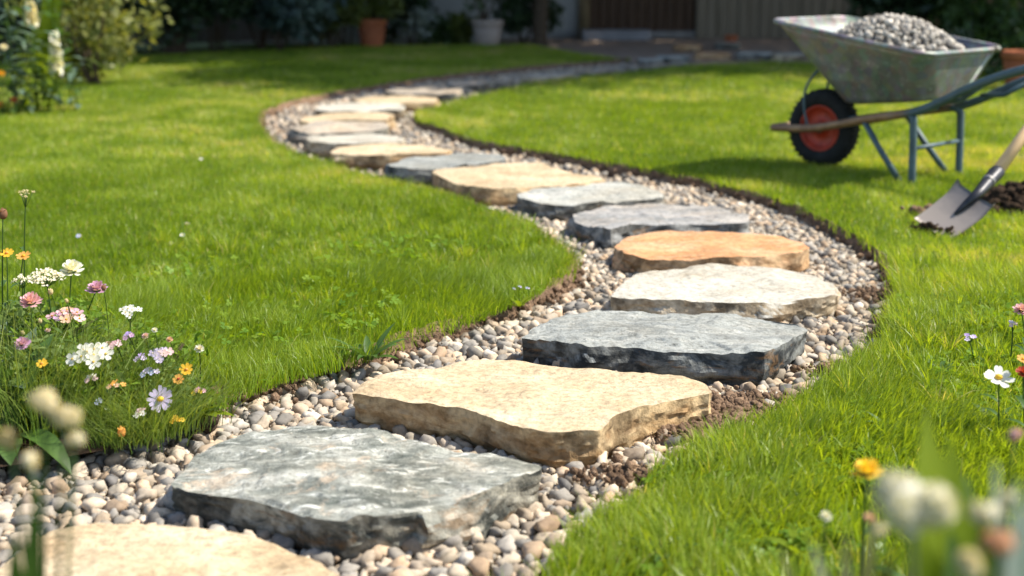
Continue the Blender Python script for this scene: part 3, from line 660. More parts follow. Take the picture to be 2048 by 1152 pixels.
def bez(P, n=8):       # Catmull-Rom through the points
    P = [Vector(p) for p in P]; out = []
    for i in range(len(P) - 1):
        a, b, c, d = P[max(i - 1, 0)], P[i], P[i + 1], P[min(i + 2, len(P) - 1)]
        for k in range(n):
            t = k / n; out.append(.5 * ((2 * b) + (c - a) * t + (2 * a - 5 * b + 4 * c - d) * t * t + (3 * b - a - 3 * c + d) * t ** 3))
    out.append(P[-1]); return out
half = [(-.205, .10, .178), (0, .122, .192), (.20, .165, .232), (.37, .195, .272), (.60, .215, .318), (.74, .228, .375), (.88, .242, .445), (1.06, .258, .515), (1.28, .275, .575), (1.42, .285, .60)]
full = [(x, -y, z) for x, y, z in half[::-1]] + [(-.243, -.06, .173), (-.250, 0, .172), (-.243, .06, .173)] + half
g = Geo(); g.tube(bez(full, 7), .0195, 12); g.build('frame_tube', M['frame'], bw)
M['grip'] = plain('black_grip', (.02, .02, .02), .7, 0, .4, .2, 30)
for s in (-1, 1):
    g = Geo(); g.tube([(1.40, s * .2835, .597), (1.52, s * .292, .618)], .021, 12); g.build('handle_grip', M['grip'], bw)
    # legs: upright, forward brace
    g = Geo(); g.tube(bez([(.56, s * .205, .31), (.598, s * .212, .295), (.606, s * .215, .25), (.612, s * .215, .1), (.615, s * .215, -.004)], 5), .0175, 10); g.build('leg', M['leg'], bw)
    g = Geo(); g.tube([(.335, s * .19, .262), (.43, s * .20, .14), (.555, s * .212, -.004)], .0145, 10); g.build('leg_brace', M['leg'], bw)
    g = Geo(); g.tube(bez([(.035, s * .06, .515), (-.045, s * .09, .40), (-.05, s * .105, .30), (-.012, s * .120, .190)], 4), .0065, 8); g.build('wheel_stay', M['leg'], bw)
    g = Geo(); g.tube([(.70, s * .22, .37), (.82, s * .20, .385), (.93, s * .245, .455)], .013, 8); g.build('handle_bracket', M['leg'], bw)
g = Geo(); g.tube([(.61, -.215, .155), (.61, .215, .155)], .0095, 8); g.build('cross_bar', M['leg'], bw)
g = Geo(); g.tube([(.50, -.205, .300), (.50, .205, .300)], .011, 8); g.tube([(.26, -.18, .262), (.26, .18, .262)], .011, 8); g.build('tray_bearer', M['leg'], bw)
# the load
def load_heap():
    n = 2600; P = np.stack([RNG.uniform(-.02, .70, n), RNG.uniform(-.30, .30, n)], 1)
    def hz(x, y):
        u = (x - .34) / .385; w_ = y / .315; rr = np.sqrt(u * u + w_ * w_)
        return 540e-3 + .186 * np.clip(1 - rr ** 1.9, -.6, 1) + .02 * (fbm(x * 9, y * 9, 3) - .5), rr
    z, rr = hz(P[:, 0], P[:, 1]); k = (rr < 1.04) & (P[:, 0] > .02 + .0 * z)
    zb = .33 + .05 * P[:, 0]; zr = .707 - .147 * (P[:, 0] + .117); tq = np.clip((z - zb) / (zr - zb), 0, 1.2)
    k &= (np.abs(P[:, 1]) < .19 + .135 * tq - .026) & (P[:, 0] > .19 - .30 * tq + .045) & (P[:, 0] < .66 + .06 * tq - .035)
    P = P[k]; z = z[k]; rad = .012 + .010 * RNG.random(len(P)) ** 1.5
    kp = darts(P, rad, .62); P = P[kp]; z = z[kp]; rad = rad[kp]
    b, F0 = base_pebbles(12, 1, .5, (.65, .95), 9)
    o = scatter_mesh('gravel_heap', M['crushed'], np.column_stack([P, z]), rad, b, F0, .9)
    # body of the heap
    me = o.data; import bmesh
    bm_ = bmesh.new(); bm_.from_mesh(me); lay = bm_.verts.layers.float.get('tone')
    NN = 26; rows_ = []
    for r_ in range(9):
        row = []
        for i in range(NN):
            a = 2 * math.pi * i / NN; x = .36 + .33 * .96 * r_ / 8 * math.cos(a); y = .27 * r_ / 8 * math.sin(a); zz, _ = hz(np.array([x]), np.array([y]))
            vv = bm_.verts.new((x, y, float(zz[0]) - .012)); vv[lay] = .1; row.append(vv)
        rows_.append(row)
    for r_ in range(8):
        for i in range(NN):
            k = (i + 1) % NN
            bm_.faces.new((rows_[r_][i], rows_[r_ + 1][i], rows_[r_ + 1][k], rows_[r_][k]))
    bm_.to_mesh(me); bm_.free(); me.shade_smooth()
    o.location = bw.location; o.rotation_euler = bw.rotation_euler
    tag(o, 'heap of grey crushed gravel piled in the wheelbarrow tray', 'gravel heap')
load_heap()

# ------------------------------------------------------------------ shovel
def blade_steel():
    t = NT('used_blade_steel'); v = t.coord(rnd=False); n = t.noise(v, 9, 6, .7, .3); sep = t.n('SeparateXYZ'); t.set(sep.inputs[0], v)
    k = t.math('ADD', t.math('MULTIPLY', sep.outputs[0], -3.2), t.math('MULTIPLY', t.math('SUBTRACT', n, .5), .7))
    f = t.ramp(k, [(-.0, (0, 0, 0)), (.55, (1, 1, 1))])       # dried soil film over the lower half
    f2 = t.ramp(t.math('ADD', k, .45), [(.0, (0, 0, 0)), (.55, (1, 1, 1))])
    c = t.mix(f2, (.085, .085, .095), (.30, .25, .21))
    return t.bsdf(c, .45, .12, .5, n, .1, .006)
M['blade'] = blade_steel()
M['socket'] = plain('dark_socket_steel', (.03, .03, .035), .42, .4, .5, .3, 30)
t = NT('ash_wood'); v = t.coord(rnd=False, scale=(1, 12, 12)); n = t.noise(v, 5, 6, .6, .5)
M['ash'] = t.bsdf(t.ramp(n, [(.3, (.68, .41, .19)), (.7, (.80, .54, .29))]), .5, 0, .4, n, .1, .002)
bl = np.array([at(1817, 457, .052), at(1915, 470, .050), atd(2007, 407, 5.14), atd(1905, 382, 5.27)])
cen = (bl[2] + bl[3]) / 2; tipc = (bl[0] + bl[1]) / 2
ex = Vector(cen - tipc).normalized(); ey = Vector(((bl[3] - bl[2]) + (bl[0] - bl[1])) / 2); ey = (ey - ex * ey.dot(ex)).normalized(); ez = ex.cross(ey)
LB = (Vector(cen) - Vector(tipc)).length; WB = (Vector(bl[3]) - Vector(bl[2])).length * .5 + (Vector(bl[0]) - Vector(bl[1])).length * .5
if ez.z < 0: ez = -ez; ey = -ey
sh = empty('shovel'); Mx = Matrix((ex, ey, ez)).transposed().to_4x4(); Mx.translation = Vector(tipc) + ex * LB * .5; sh.matrix_world = Mx
tag(sh, 'square bladed shovel with pale ash handle, blade tip dug in the lawn', 'shovel')
g = Geo(); nx, ny = 14, 15; hw = WB / 2
def bz(u, w): return .010 * w ** 2 + .010 * (2 * u - 1) ** 2 * .6 + (.022 * max(0, (abs(w) - .86) / .14) ** 2 if u > .75 else 0) * (u - .75) / .25
top = []
for layer in (0, -.0035):
    for i in range(nx + 1):
        u = i / nx
        for j in range(ny + 1):
            w = 2 * j / ny - 1; width = hw * (.93 + .07 * u); x = (u - .5) * LB
            if u > .9: x -= .012 * (1 - abs(w)) * (u - .9) / .1 * 0
            x += -.006 * w * w * (1 - u)
            top.append((x, w * width, bz(u, w) + layer))
f = []; st = (nx + 1) * (ny + 1)
for i in range(nx):
    for j in range(ny):
        a = i * (ny + 1) + j; f.append((a, a + ny + 1, a + ny + 2, a + 1)); f.append((st + a, st + a + 1, st + a + ny + 2, st + a + ny + 1))
bd = [i * (ny + 1) for i in range(nx + 1)] + [nx * (ny + 1) + j for j in range(1, ny + 1)] + [i * (ny + 1) + ny for i in range(nx - 1, -1, -1)] + [j for j in range(ny - 1, 0, -1)]
for a, b in zip(bd, bd[1:] + bd[:1]): f.append((a, b, st + b, st + a))
g.add(top, f); g.build('blade', M['blade'], sh)
s0 = np.array(sh.matrix_world.inverted() @ Vector(atd(1995, 343, 5.33))); s1 = np.array(sh.matrix_world.inverted() @ Vector(atd(2060, 253, 5.47)))
mid = Vector((LB * .5, 0, .016)); s0 = Vector(s0); s1 = Vector(s1); dr = (s1 - s0).normalized()
g = Geo(); pts = bez([(-.01 * LB, 0, .0035), (LB * .22, 0, .010), tuple(mid), tuple(mid.lerp(s0, .5)), tuple(s0)], 6)
nP = len(pts); g.tube(pts, [.004 + .0245 * min(1, (i / (nP - 1)) ** .75 * 1.08) for i in range(nP)], 14, flat=.9); so = g.build('socket', M['socket'], sh)
g = Geo(); a = mid.lerp(s0, .92); g.blob(tuple(a - (s0 - mid).normalized().cross(Vector((0, 1, 0))) * .0), .004, 0, 1, 0); 
q = pts[int(nP * .93)]; g = Geo(); g.blob((q[0] - .012, q[1] + .018, q[2] + .014), .006, 0, 1, 0); g.build('rivet', M['steel'], so)
g = Geo(); q0 = pts[int(nP * .72)]; q1 = pts[int(nP * .76)]; g.tube([tuple(q0), tuple(q1)], .0262, 14); g.build('collar', M['steel'], so)
g = Geo(); g.tube([tuple(s0 - dr * .02), tuple(s0 + dr * .3), tuple(s0 + dr * .68)], [.0235, .0225, .021], 14); g.build('handle_shaft', M['ash'], sh)
gd = dr.cross(Vector((0, 1, 0))).normalized(); e_ = s0 + dr * .68; sdv = Vector((0, 1, 0))
g = Geo(); g.tube(bez([tuple(e_), tuple(e_ + dr * .05 + sdv * .045), tuple(e_ + dr * .12 + sdv * .055), tuple(e_ + dr * .12 - sdv * .055), tuple(e_ + dr * .05 - sdv * .045), tuple(e_)], 5), .014, 10); g.build('grip', M['ash'], sh)
# soil on the blade lip, soil heap behind
def lumps(name, label, cat, pts, mat, group=None):
    c = np.mean([p[:3] for p in pts], 0); g = Geo()
    for i, p in enumerate(pts): g.blob((p[0] - c[0], p[1] - c[1], p[2] - c[2]), p[3], 0, 2, .55, i + 1, (1, .9, .8))
    return tag(g.build(name, mat, loc=c, smooth=True), label, cat, group)
pp = []
for i in range(60):
    u = random.random(); p = bl[0] * (1 - u) + bl[1] * u; p = p + np.array([random.gauss(.012, .012), random.gauss(.0, .012) + .012, abs(random.gauss(.006, .006))]); pp.append((*p, .003 + .010 * random.random() ** 2))
for i in range(26):
    p = bl[0] * .55 + bl[1] * .45; pp.append((p[0] + random.gauss(0, .022), p[1] + random.gauss(.01, .012), p[2] + .010 + abs(random.gauss(0, .008)), .006 + .007 * random.random()))
lumps('soil_crumbs', 'dark soil crumbs clinging to the shovel blade lip', 'soil', pp, M['soil_dark'])
c = at(2052, 412, .05); pp = []
for i in range(340):
    a = random.uniform(0, 6.28); r_ = .24 * random.random() ** .6; h = .105 * (1 - (r_ / .25) ** 1.4)
    pp.append((c[0] + r_ * math.cos(a) * 1.0, c[1] + r_ * math.sin(a) * .9, .045 + h * random.uniform(.55, 1), .010 + .022 * random.random() ** 2))
for i in range(24): pp.append((c[0] + random.gauss(0, .06), c[1] + random.gauss(0, .06), .065, .05))
lumps('soil_heap', 'heap of dark crumbly soil on the grass behind the shovel', 'soil heap', pp, M['soil_dark'])
pp = [(*(at(1852, 432, .045) + np.array([random.gauss(0, .03), random.gauss(0, .03), random.uniform(0, .03)])), .008 + .014 * random.random()) for _ in range(30)]
lumps('soil_heap', 'small patch of reddish soil in the grass left of the shovel blade', 'soil heap', pp, M['soil'])

# ------------------------------------------------------------------ plants and flowers
LM = {'mid': leafmat('leaf_mid', (.045, .095, .018), (.085, .16, .028)), 'dark': leafmat('leaf_dark', (.018, .045, .014), (.04, .085, .022), .25), 'yel': leafmat('leaf_yellow_green', (.12, .18, .012), (.21, .28, .02), .5, .75, spec=.12),
      'blue': leafmat('leaf_blue_grey', (.075, .13, .085), (.15, .21, .15), .25), 'pale': leafmat('leaf_pale', (.26, .29, .17), (.42, .43, .30), .3), 'frost': leafmat('leaf_frost', (.36, .42, .38), (.52, .56, .52), .25), 'olive': leafmat('leaf_olive', (.07, .085, .025), (.13, .14, .045))}
def petalmat(name, c, var=.18):
    return leafmat(name, tuple(x * (1 - var) for x in c), tuple(min(.9, x * (1 + var)) for x in c), .3, .6, spec=.2)
PM = {'white': petalmat('petal_white', (.74, .73, .66), .08), 'cream': petalmat('petal_cream', (.74, .69, .54), .10), 'pink': petalmat('petal_pink', (.66, .40, .45)), 'mauve': petalmat('petal_mauve', (.54, .33, .50)),
      'lilac': petalmat('petal_lilac', (.62, .54, .72)), 'violet': petalmat('petal_violet', (.42, .31, .60)), 'orange': petalmat('petal_orange', (.74, .38, .09)), 'amber': petalmat('petal_amber', (.74, .44, .04)),
      'yellow': petalmat('petal_yellow', (.72, .52, .06)), 'red': petalmat('petal_red', (.42, .07, .04)), 'peach': petalmat('petal_peach', (.68, .44, .30)), 'straw': petalmat('petal_straw', (.55, .46, .24)), 'blue': petalmat('petal_blue', (.46, .50, .72)),
      'blush': petalmat('petal_blush', (.70, .50, .50)), 'bud': petalmat('bud_brown', (.26, .13, .07))}
def leaf_geo(g, base, direc, L, W, droop=.3, up=Vector((0, 0, 1)), fold=.25, rows=6, m=0):
    """a pointed leaf curving along direc, creased along its midrib"""
    d = Vector(direc).normalized(); s = d.cross(up)
    if s.length < 1e-3: s = Vector((1, 0, 0))
    s.normalize(); nrm = s.cross(d); v = []; f = []
    p = Vector(base); st = L / rows
    for i in range(rows + 1):
        t = i / rows; w = W * .5 * (math.sin(math.pi * min(1, t * .93 + .07)) ** .8) if i < rows else .0006
        v += [p - s * w + nrm * w * fold, p.copy(), p + s * w + nrm * w * fold]
        d = (d - Vector((0, 0, 1)) * droop / rows).normalized(); nrm = s.cross(d); p = p + d * st
    for i in range(rows):
        a = i * 3; f += [(a, a + 1, a + 4, a + 3), (a + 1, a + 2, a + 5, a + 4)]
    g.add(v, f, m)
def frame_of(n):
    n = Vector(n).normalized(); a = n.cross(Vector((0, 0, 1)));
    if a.length < 1e-3: a = Vector((1, 0, 0))
    a.normalize(); return n, a, n.cross(a)
def petals(g, c, n, count, r, w, cup=.25, r0=.1, m=0, jit=.1, notch=True, rot=0):
    n, a, b = frame_of(n); c = Vector(c)
    for k in range(count):
        q = 2 * math.pi * k / count + random.uniform(-jit, jit) + rot; e = a * math.cos(q) + b * math.sin(q); s = n.cross(e); L = r * random.uniform(.88, 1.08)
        v = []; prof = ((r0, .35), (.4, .75), (.72, 1.0), (.93, .8), (1.0, .35)); cu = cup + random.uniform(-.1, .1)
        for t, ww in prof:
            h = cu * t * t * L; 
            v += [c + e * L * t + n * h - s * w * .5 * ww, c + e * L * (t + (-.04 if t < 1 else -.06)) + n * (h - .06 * w), c + e * L * t + n * h + s * w * .5 * ww]
        f = []
        for i in range(len(prof) - 1):
            x = i * 3; f += [(x, x + 1, x + 4, x + 3), (x + 1, x + 2, x + 5, x + 4)]
        g.add(v, f, m)
def flower(name, label, px, py, Y, kind, size, cols, zb=LZ, dx=0., dy=0., leaves=3, face=(0, -.5, .85), group=None, stem_r=.0017, leafmat_='mid', leafL=.06, leafW=.012, cnt=None, cat='flower'):
    hd = atd(px, py, Y); base = Vector((hd[0] + dx, hd[1] + dy, zb)); root = empty(name, base); h = Vector(hd) - base
    tag(root, label, cat, group)
    ctrl = Vector((h.x * .25 + random.uniform(-.01, .01), h.y * .25, h.z * .6))
    path = [(ctrl * 2 * t * (1 - t) + h * t * t) for t in [i / 10 for i in range(11)]]
    n = Vector(face).normalized(); g = Geo(); g.tube(path, [stem_r * (1.25 - .45 * i / 10) for i in range(11)], 6)
    heads = []
    if kind in ('cluster', 'umbel'):
        k = cnt or 6; fn, a, b = frame_of((0, -.25, 1)); j = path[-3] if kind == 'cluster' else path[-2]
        for i in range(k):
            q = i * 2.4 + random.uniform(-.3, .3); rr = size * .5 * math.sqrt((i + .3) / k)
            p = h + a * rr * math.cos(q) + b * rr * math.sin(q) * .9 + fn * (size * .16 * (1 - (2 * rr / size) ** 2) + random.uniform(-.03, .03) * size)
            heads.append(p); g.tube([j, j.lerp(p, .5) + Vector((0, 0, -.002)), p], stem_r * .45, 5)
    g.build('stem', LM['mid'], root)
    for i in range(leaves):
        t = .08 + .62 * (i + random.random() * .5) / max(1, leaves); p = Vector(np.array(path[int(t * 10)])); q = random.uniform(0, 6.28)
        gl = Geo(); leaf_geo(gl, p, (math.cos(q), math.sin(q), .75), leafL * random.uniform(.7, 1.3), leafW, random.uniform(.4, 1.4)); gl.build('leaf', LM[leafmat_], root)
    if kind == 'daisy':
        g = Geo(); petals(g, h, n, cnt or 12, size / 2, size * (3.3 / (cnt or 12)) * .62, .12); b = g.build('petals', PM[cols[0]], root)
        g = Geo(); g.blob(h + n * size * .03, size * .13, 0, 2, .1, 1, (1, 1, .75)); g.build('flower_center', PM[cols[1]], b)
    elif kind == 'dome':
        g = Geo()
        for rg, (ct, rad, cup) in enumerate(((13, .5, .15), (11, .40, .55), (8, .27, 1.1), (5, .15, 2.2))):
            petals(g, h - n * size * .05 + n * size * .03 * rg, n, ct, size * rad, size * .17, cup, .1, 0, .25, rot=rg)
        g.build('petals', PM[cols[0]], root)
        if len(cols) > 1:
            g = Geo(); petals(g, h + n * size * .10, n, 9, size * .30, size * .12, .5, rot=.4); g.build('inner_petals', PM[cols[1]], root)
        g = Geo(); g.lathe([(.002, -.10 * size), (.13 * size, -.13 * size), (.2 * size, -.06 * size), (.16 * size, 0)], c=h, seg=10); g.build('calyx', LM['mid'], root)
    elif kind == 'cluster':
        for i, p in enumerate(heads):
            g = Geo(); nn_ = (Vector(face).normalized() * .8 + (p - h) / size * .7).normalized(); fs = size * (.40 if len(heads) > 4 else .5)
            petals(g, p, nn_, 5, fs / 2, fs * .36, .2, rot=random.random()); g.blob(p + nn_ * fs * .03, fs * .08, 1, 1, 0)
            g.build('floret', [PM[cols[i % (len(cols) - 1)]], PM[cols[-1]]], root)
    elif kind == 'umbel':
        g = Geo()
        for i, p in enumerate(heads):
            for _ in range(9):
                w = p + Vector((random.gauss(0, 1), random.gauss(0, 1), random.gauss(0, .7))) * size * .06; petals(g, w, (random.gauss(0, .5), -.4, .8), 5, size * .045, size * .035, .2, rot=i)
        g.build('florets', PM[cols[0]], root)
    elif kind == 'puff':
        g = Geo()
        subs = [Vector((random.uniform(-.22, .22), random.uniform(-.2, .2), random.uniform(-.10, .14))) * size for _ in range(4)]
        for i in range(60):
            d = Vector((random.gauss(0, 1), random.gauss(0, 1), random.gauss(.3, .8))).normalized(); petals(g, h + subs[i % 4] + d * size * .13, d, 4, size * random.uniform(.16, .25), size * .21, .3, rot=i)
        for q in subs: g.blob(h + q, size * .26, 0, 2, .3); g.build('petals', PM[cols[0]], root)
    elif kind == 'bud':
        g = Geo(); g.blob(h, size / 2, 0, 2, .25, 3, (1, 1, 1.25)); petals(g, h + Vector((0, 0, size * .25)), (0, -.2, 1), 5, size * .5, size * .3, .8); g.build('petals', PM[cols[0]], root)
    elif kind == 'spike':
        g = Geo(); L = size; fs_ = .042
        for i in range(22):
            t = i / 22; q = i * 2.4; p = h + Vector((math.cos(q) * .012, math.sin(q) * .012, -L * t)); petals(g, p, (math.cos(q), math.sin(q), .2), 5, fs_ * (.6 + .6 * t), fs_ * .9, .5, rot=q)
        g.build('florets', PM[cols[0]], root)
    return root
def ribbon_plant(name, label, px, py, z, n, h, w, lean, mat, cat='plant', group=None, segs=5, spread=.04, tone=(.2, .9), parts_leaf=False):
    c = at(px, py, z); P = np.column_stack([RNG.normal(0, spread, n), RNG.normal(0, spread, n), np.zeros(n)])
    yaw = np.arctan2(P[:, 1], P[:, 0]) + RNG.normal(0, .5, n)
    v, f, tn, tp = ribbons(P, h * RNG.uniform(.45, 1.1, n), w * RNG.uniform(.6, 1.2, n), np.clip(RNG.normal(lean, .25, n), .02, .99), yaw, yaw + 1.57 + RNG.normal(0, .6, n), segs, RNG.uniform(*tone, n), .8)
    return tag(link(name, npmesh(name, v, f, {'tone': tn, 'tip': tp}), mat, loc=c), label, cat, group)
def broad_plant(name, label, px, py, z, n, L, W, mat, cat='plant', up=.8, droop=.9, group=None, Y=None):
    c = at(px, py, z) if Y is None else Vector((*atd(px, py, Y)[:2], z))
    root = empty(name, c, random.uniform(0, 6)); tag(root, label, cat, group)
    for i in range(n):
        q = i * 2.399; g = Geo(); u = up * random.uniform(.5, 1.5); leaf_geo(g, (math.cos(q) * .006, math.sin(q) * .006, 0), (math.cos(q), math.sin(q), u), L * random.uniform(.65, 1.15), W * random.uniform(.8, 1.15), droop * random.uniform(.5, 1.3), rows=7)
        g.build('leaf', LM[mat], root)
    return root
FG = 'wildflowers of the left border'
fl = flower
fl('yarrow', 'tall thin stem with straw yellow flat flower top at left edge', 52, 388, 3.45, 'umbel', .042, ['straw'], dx=-.03, leaves=5, group=FG, cnt=7, leafL=.05)
fl('seed_head', 'brown bud on a stem at the very left edge', 6, 428, 3.3, 'bud', .02, ['bud'], dx=-.03, leaves=4, group=FG)
fl('marigold', 'pale amber flower at left edge beside an orange one', 14, 506, 3.3, 'daisy', .034, ['amber', 'orange'], dx=-.02, leaves=3, group=FG, cnt=9)
fl('marigold', 'orange flower just right of the pale amber one at left edge', 47, 512, 3.35, 'daisy', .034, ['orange', 'amber'], dx=-.03, leaves=3, group=FG, cnt=9)
fl('scabious', 'white frilly flower on the tallest bare stem of the border', 143, 540, 3.3, 'dome', .062, ['white'], dx=-.03, leaves=3, group=FG, face=(0, -.35, .95))
fl('scabious', 'mauve pink frilly flower on a straight stem right of the white one', 194, 578, 3.35, 'dome', .054, ['mauve', 'pink'], dx=-.06, leaves=3, group=FG, face=(0, -.3, .95))
fl('yarrow', 'foamy cream flower cluster left of the white frilly flower', 92, 556, 3.2, 'umbel', .075, ['cream'], dx=.01, leaves=5, group=FG, cnt=22)
fl('yarrow', 'smaller foamy cream flower cluster below the orange flower', 45, 560, 3.25, 'umbel', .045, ['cream'], dx=.0, leaves=3, group=FG, cnt=11)
fl('scabious', 'pale pink flower over broad leaves left of the cream foam', 62, 604, 3.1, 'dome', .056, ['pink', 'blush'], dx=.0, leaves=4, group=FG, face=(0, -.3, .95))
fl('yarrow', 'wide pink and peach flower head on a dark stem', 134, 634, 3.1, 'cluster', .075, ['pink', 'blush', 'peach', 'mauve', 'amber'], dx=-.02, leaves=4, group=FG, cnt=11, face=(0, -.3, .95))
fl('candytuft', 'white cluster high on a thin stem near the lawn', 261, 622, 3.2, 'cluster', .048, ['white', 'yellow'], dx=-.01, leaves=3, group=FG, cnt=7)
fl('candytuft', 'big white cluster of open four petal flowers', 184, 714, 2.83, 'cluster', .082, ['white', 'yellow'], dx=.01, dy=.12, leaves=4, group=FG, cnt=9, face=(0, -.75, .65))
fl('phlox', 'pale lilac cluster near the lawn, the largest lilac one', 322, 710, 2.95, 'cluster', .050, ['lilac', 'blush', 'lilac', 'cream'], dx=-.02, dy=.12, leaves=3, group=FG, cnt=8, face=(0, -.7, .7))
fl('phlox', 'blue lilac flowers just below the largest lilac cluster', 297, 746, 2.93, 'cluster', .036, ['lilac', 'blue', 'white'], dx=-.02, dy=.12, leaves=3, group=FG, cnt=5, face=(0, -.7, .7))
fl('marigold', 'bright amber flower at the border end by the lawn', 373, 739, 2.95, 'daisy', .030, ['amber', 'orange'], dx=-.03, dy=.12, leaves=3, group=FG, cnt=8, face=(0, -.7, .7))
fl('marigold', 'orange red flower tucked left of the bright amber one', 357, 758, 2.93, 'daisy', .026, ['orange', 'red'], dx=-.02, dy=.12, leaves=3, group=FG, cnt=8, face=(0, -.7, .7))
fl('aster', 'lilac daisy with yellow eye facing the camera', 321, 798, 2.83, 'daisy', .056, ['lilac', 'yellow'], dx=-.01, dy=.12, leaves=3, group=FG, cnt=13, face=(.1, -.9, .45))
fl('snapdragon', 'small yellow flower low over the pebbles', 353, 840, 2.81, 'cluster', .028, ['yellow', 'amber', 'amber'], dx=-.02, dy=.12, leaves=2, group=FG, cnt=5, face=(0, -.8, .5))
fl('snapdragon', 'small pink and yellow flower below the amber one', 396, 784, 2.93, 'cluster', .028, ['pink', 'yellow', 'yellow'], dx=-.02, dy=.12, leaves=2, group=FG, cnt=5, face=(0, -.8, .5))
fl('phlox', 'small pink flower right of the big white cluster', 232, 690, 2.93, 'cluster', .030, ['pink', 'blush', 'white'], dx=-.01, dy=.12, leaves=2, group=FG, cnt=4)
fl('verbena', 'violet flower pair below the high white cluster', 258, 672, 2.98, 'cluster', .028, ['violet', 'mauve', 'violet'], dx=-.01, dy=.12, leaves=2, group=FG, cnt=4)
fl('verbena', 'violet flower left of the largest lilac cluster', 285, 716, 2.98, 'cluster', .030, ['violet', 'lilac', 'violet'], dx=-.01, dy=.12, leaves=2, group=FG, cnt=4)
fl('marigold', 'peach orange flower in the middle of the feathery leaves', 231, 771, 2.85, 'cluster', .034, ['orange', 'peach', 'amber'], dx=-.0, dy=.12, leaves=2, group=FG, cnt=5)
fl('marigold', 'small orange flower over the broad leaves at left', 84, 727, 2.83, 'daisy', .026, ['amber', 'orange'], dx=.0, dy=.12, leaves=2, group=FG, cnt=8)
fl('candytuft', 'tiny white flowers below the big white cluster', 184, 757, 2.83, 'cluster', .030, ['white', 'blush', 'cream'], dx=.0, dy=.12, leaves=2, group=FG, cnt=4)
fl('phlox', 'faded pink flower below the lilac daisy', 282, 826, 2.81, 'cluster', .030, ['blush', 'white', 'pink'], dx=-.0, dy=.12, leaves=2, group=FG, cnt=4)
fl('forget_me_not', 'tiny blue flower in the feathery leaves', 199, 803, 2.83, 'cluster', .020, ['blue', 'blue', 'white'], dx=.0, dy=.12, leaves=2, group=FG, cnt=4)
fl('marigold', 'orange red bud lowest in the border', 243, 864, 2.73, 'bud', .016, ['orange'], dx=.0, dy=.12, leaves=2, group=FG)
fl('lawn_daisy', 'white flower on a thread stem right of the border', 399, 698, 3.03, 'dome', .024, ['white', 'blush'], dx=-.03, dy=.12, leaves=1, group=FG)
fl('lawn_daisy', 'small pink white flower left of the largest lilac cluster', 291, 672, 3.03, 'dome', .018, ['blush'], dx=-.02, dy=.12, leaves=1, group=FG)
fl('scabious', 'mauve flower half hidden at left in the broad leaves', 45, 688, 2.83, 'dome', .036, ['mauve', 'blush'], dx=0, dy=.12, leaves=3, group=FG)
# foliage of the border
GR = grassmat('feathery_leaves', (.045, .10, .018), (.10, .19, .035), (.19, .27, .06), (.36, .37, .17), .42)
fg2 = 'leaf clumps of the left border'
for i, (px, py, n, h, w, le, sp, lb) in enumerate([
    (300, 868, 620, .14, .0022, .75, .045, 'feathery green clump spilling over the pebbles'), (225, 858, 560, .16, .0022, .7, .05, 'feathery clump under the big white cluster'),
    (365, 835, 420, .12, .0022, .75, .04, 'feathery clump under the amber and orange flowers'), (285, 820, 380, .20, .0022, .55, .05, 'feathery clump behind the lilac daisy'),
    (175, 830, 360, .24, .0026, .5, .06, 'tall feathery clump left of the big white cluster'), (100, 860, 340, .26, .003, .5, .07, 'tall grassy clump at the left under the pink flower head'), (20, 860, 300, .30, .0032, .5, .07, 'tall grassy clump at the left edge'),
    (240, 885, 260, .09, .0026, .85, .03, 'low spiky clump hanging over the bark edge')]):
    ribbon_plant('leaf_clump', lb, px, py, LZ, n, h, w, le, GR, group=fg2, spread=sp)
for (px, py, n, L, W, m, lb) in ((60, 840, 13, .17, .05, 'mid', 'broad grey green leaves low at the left edge'), (10, 830, 12, .24, .06, 'blue', 'large blue green leaves at the very left edge'), (115, 815, 10, .16, .04, 'mid', 'broad leaves behind the blurred cream flowers'), (395, 838, 9, .085, .032, 'yel', 'yellow green leaf rosette by the pebbles at the border end'), (150, 800, 10, .20, .03, 'mid', 'narrow upright leaves under the white frilly flower'), (30, 780, 9, .28, .03, 'olive', 'olive narrow leaves left of the tall yarrow')):
    broad_plant('broad_leaf_plant', lb, px, py, LZ, n, L, W, m, up=1.1, group=fg2)
for (px, py, n, L, W, m, lb) in ((14, 884, 9, .24, .055, 'mid', 'large broad leaves in front at the left edge of the border'), (70, 850, 8, .19, .04, 'yel', 'broad leaves in front behind the blurred cream flowers'), (120, 852, 7, .15, .022, 'yel', 'light green leaves above the bark edging')):
    broad_plant('broad_leaf_plant', lb, px, py, LZ, n, L, W, m, up=1.9, droop=1.5, group=fg2)
r_ = random.Random(8)
for i, (px, py, L, W, m, lb) in enumerate(((330, 860, .07, .016, 'mid', 'low leafy rosette in front of the lilac daisy'), (265, 845, .09, .014, 'yel', 'light green leafy tuft below the peach orange flower'), (205, 835, .12, .02, 'mid', 'leafy tuft under the tiny blue flower'), (165, 850, .13, .025, 'olive', 'olive leaf tuft beside the bark edging'), (310, 800, .12, .016, 'mid', 'leafy stems between the lilac daisy and the lilac clusters'), (245, 790, .14, .02, 'yel', 'light green leafy stems behind the peach orange flower'), (70, 770, .2, .04, 'mid', 'broad mid green leaves left of the big white cluster'), (120, 745, .2, .025, 'yel', 'light narrow leaves under the pink and peach flower head'), (15, 740, .22, .05, 'blue', 'grey green broad leaves at the left edge below the pale pink flower'))):
    broad_plant('broad_leaf_plant', lb, px, py, LZ, 14, L, W, m, up=1.3, group=fg2, droop=1.1)
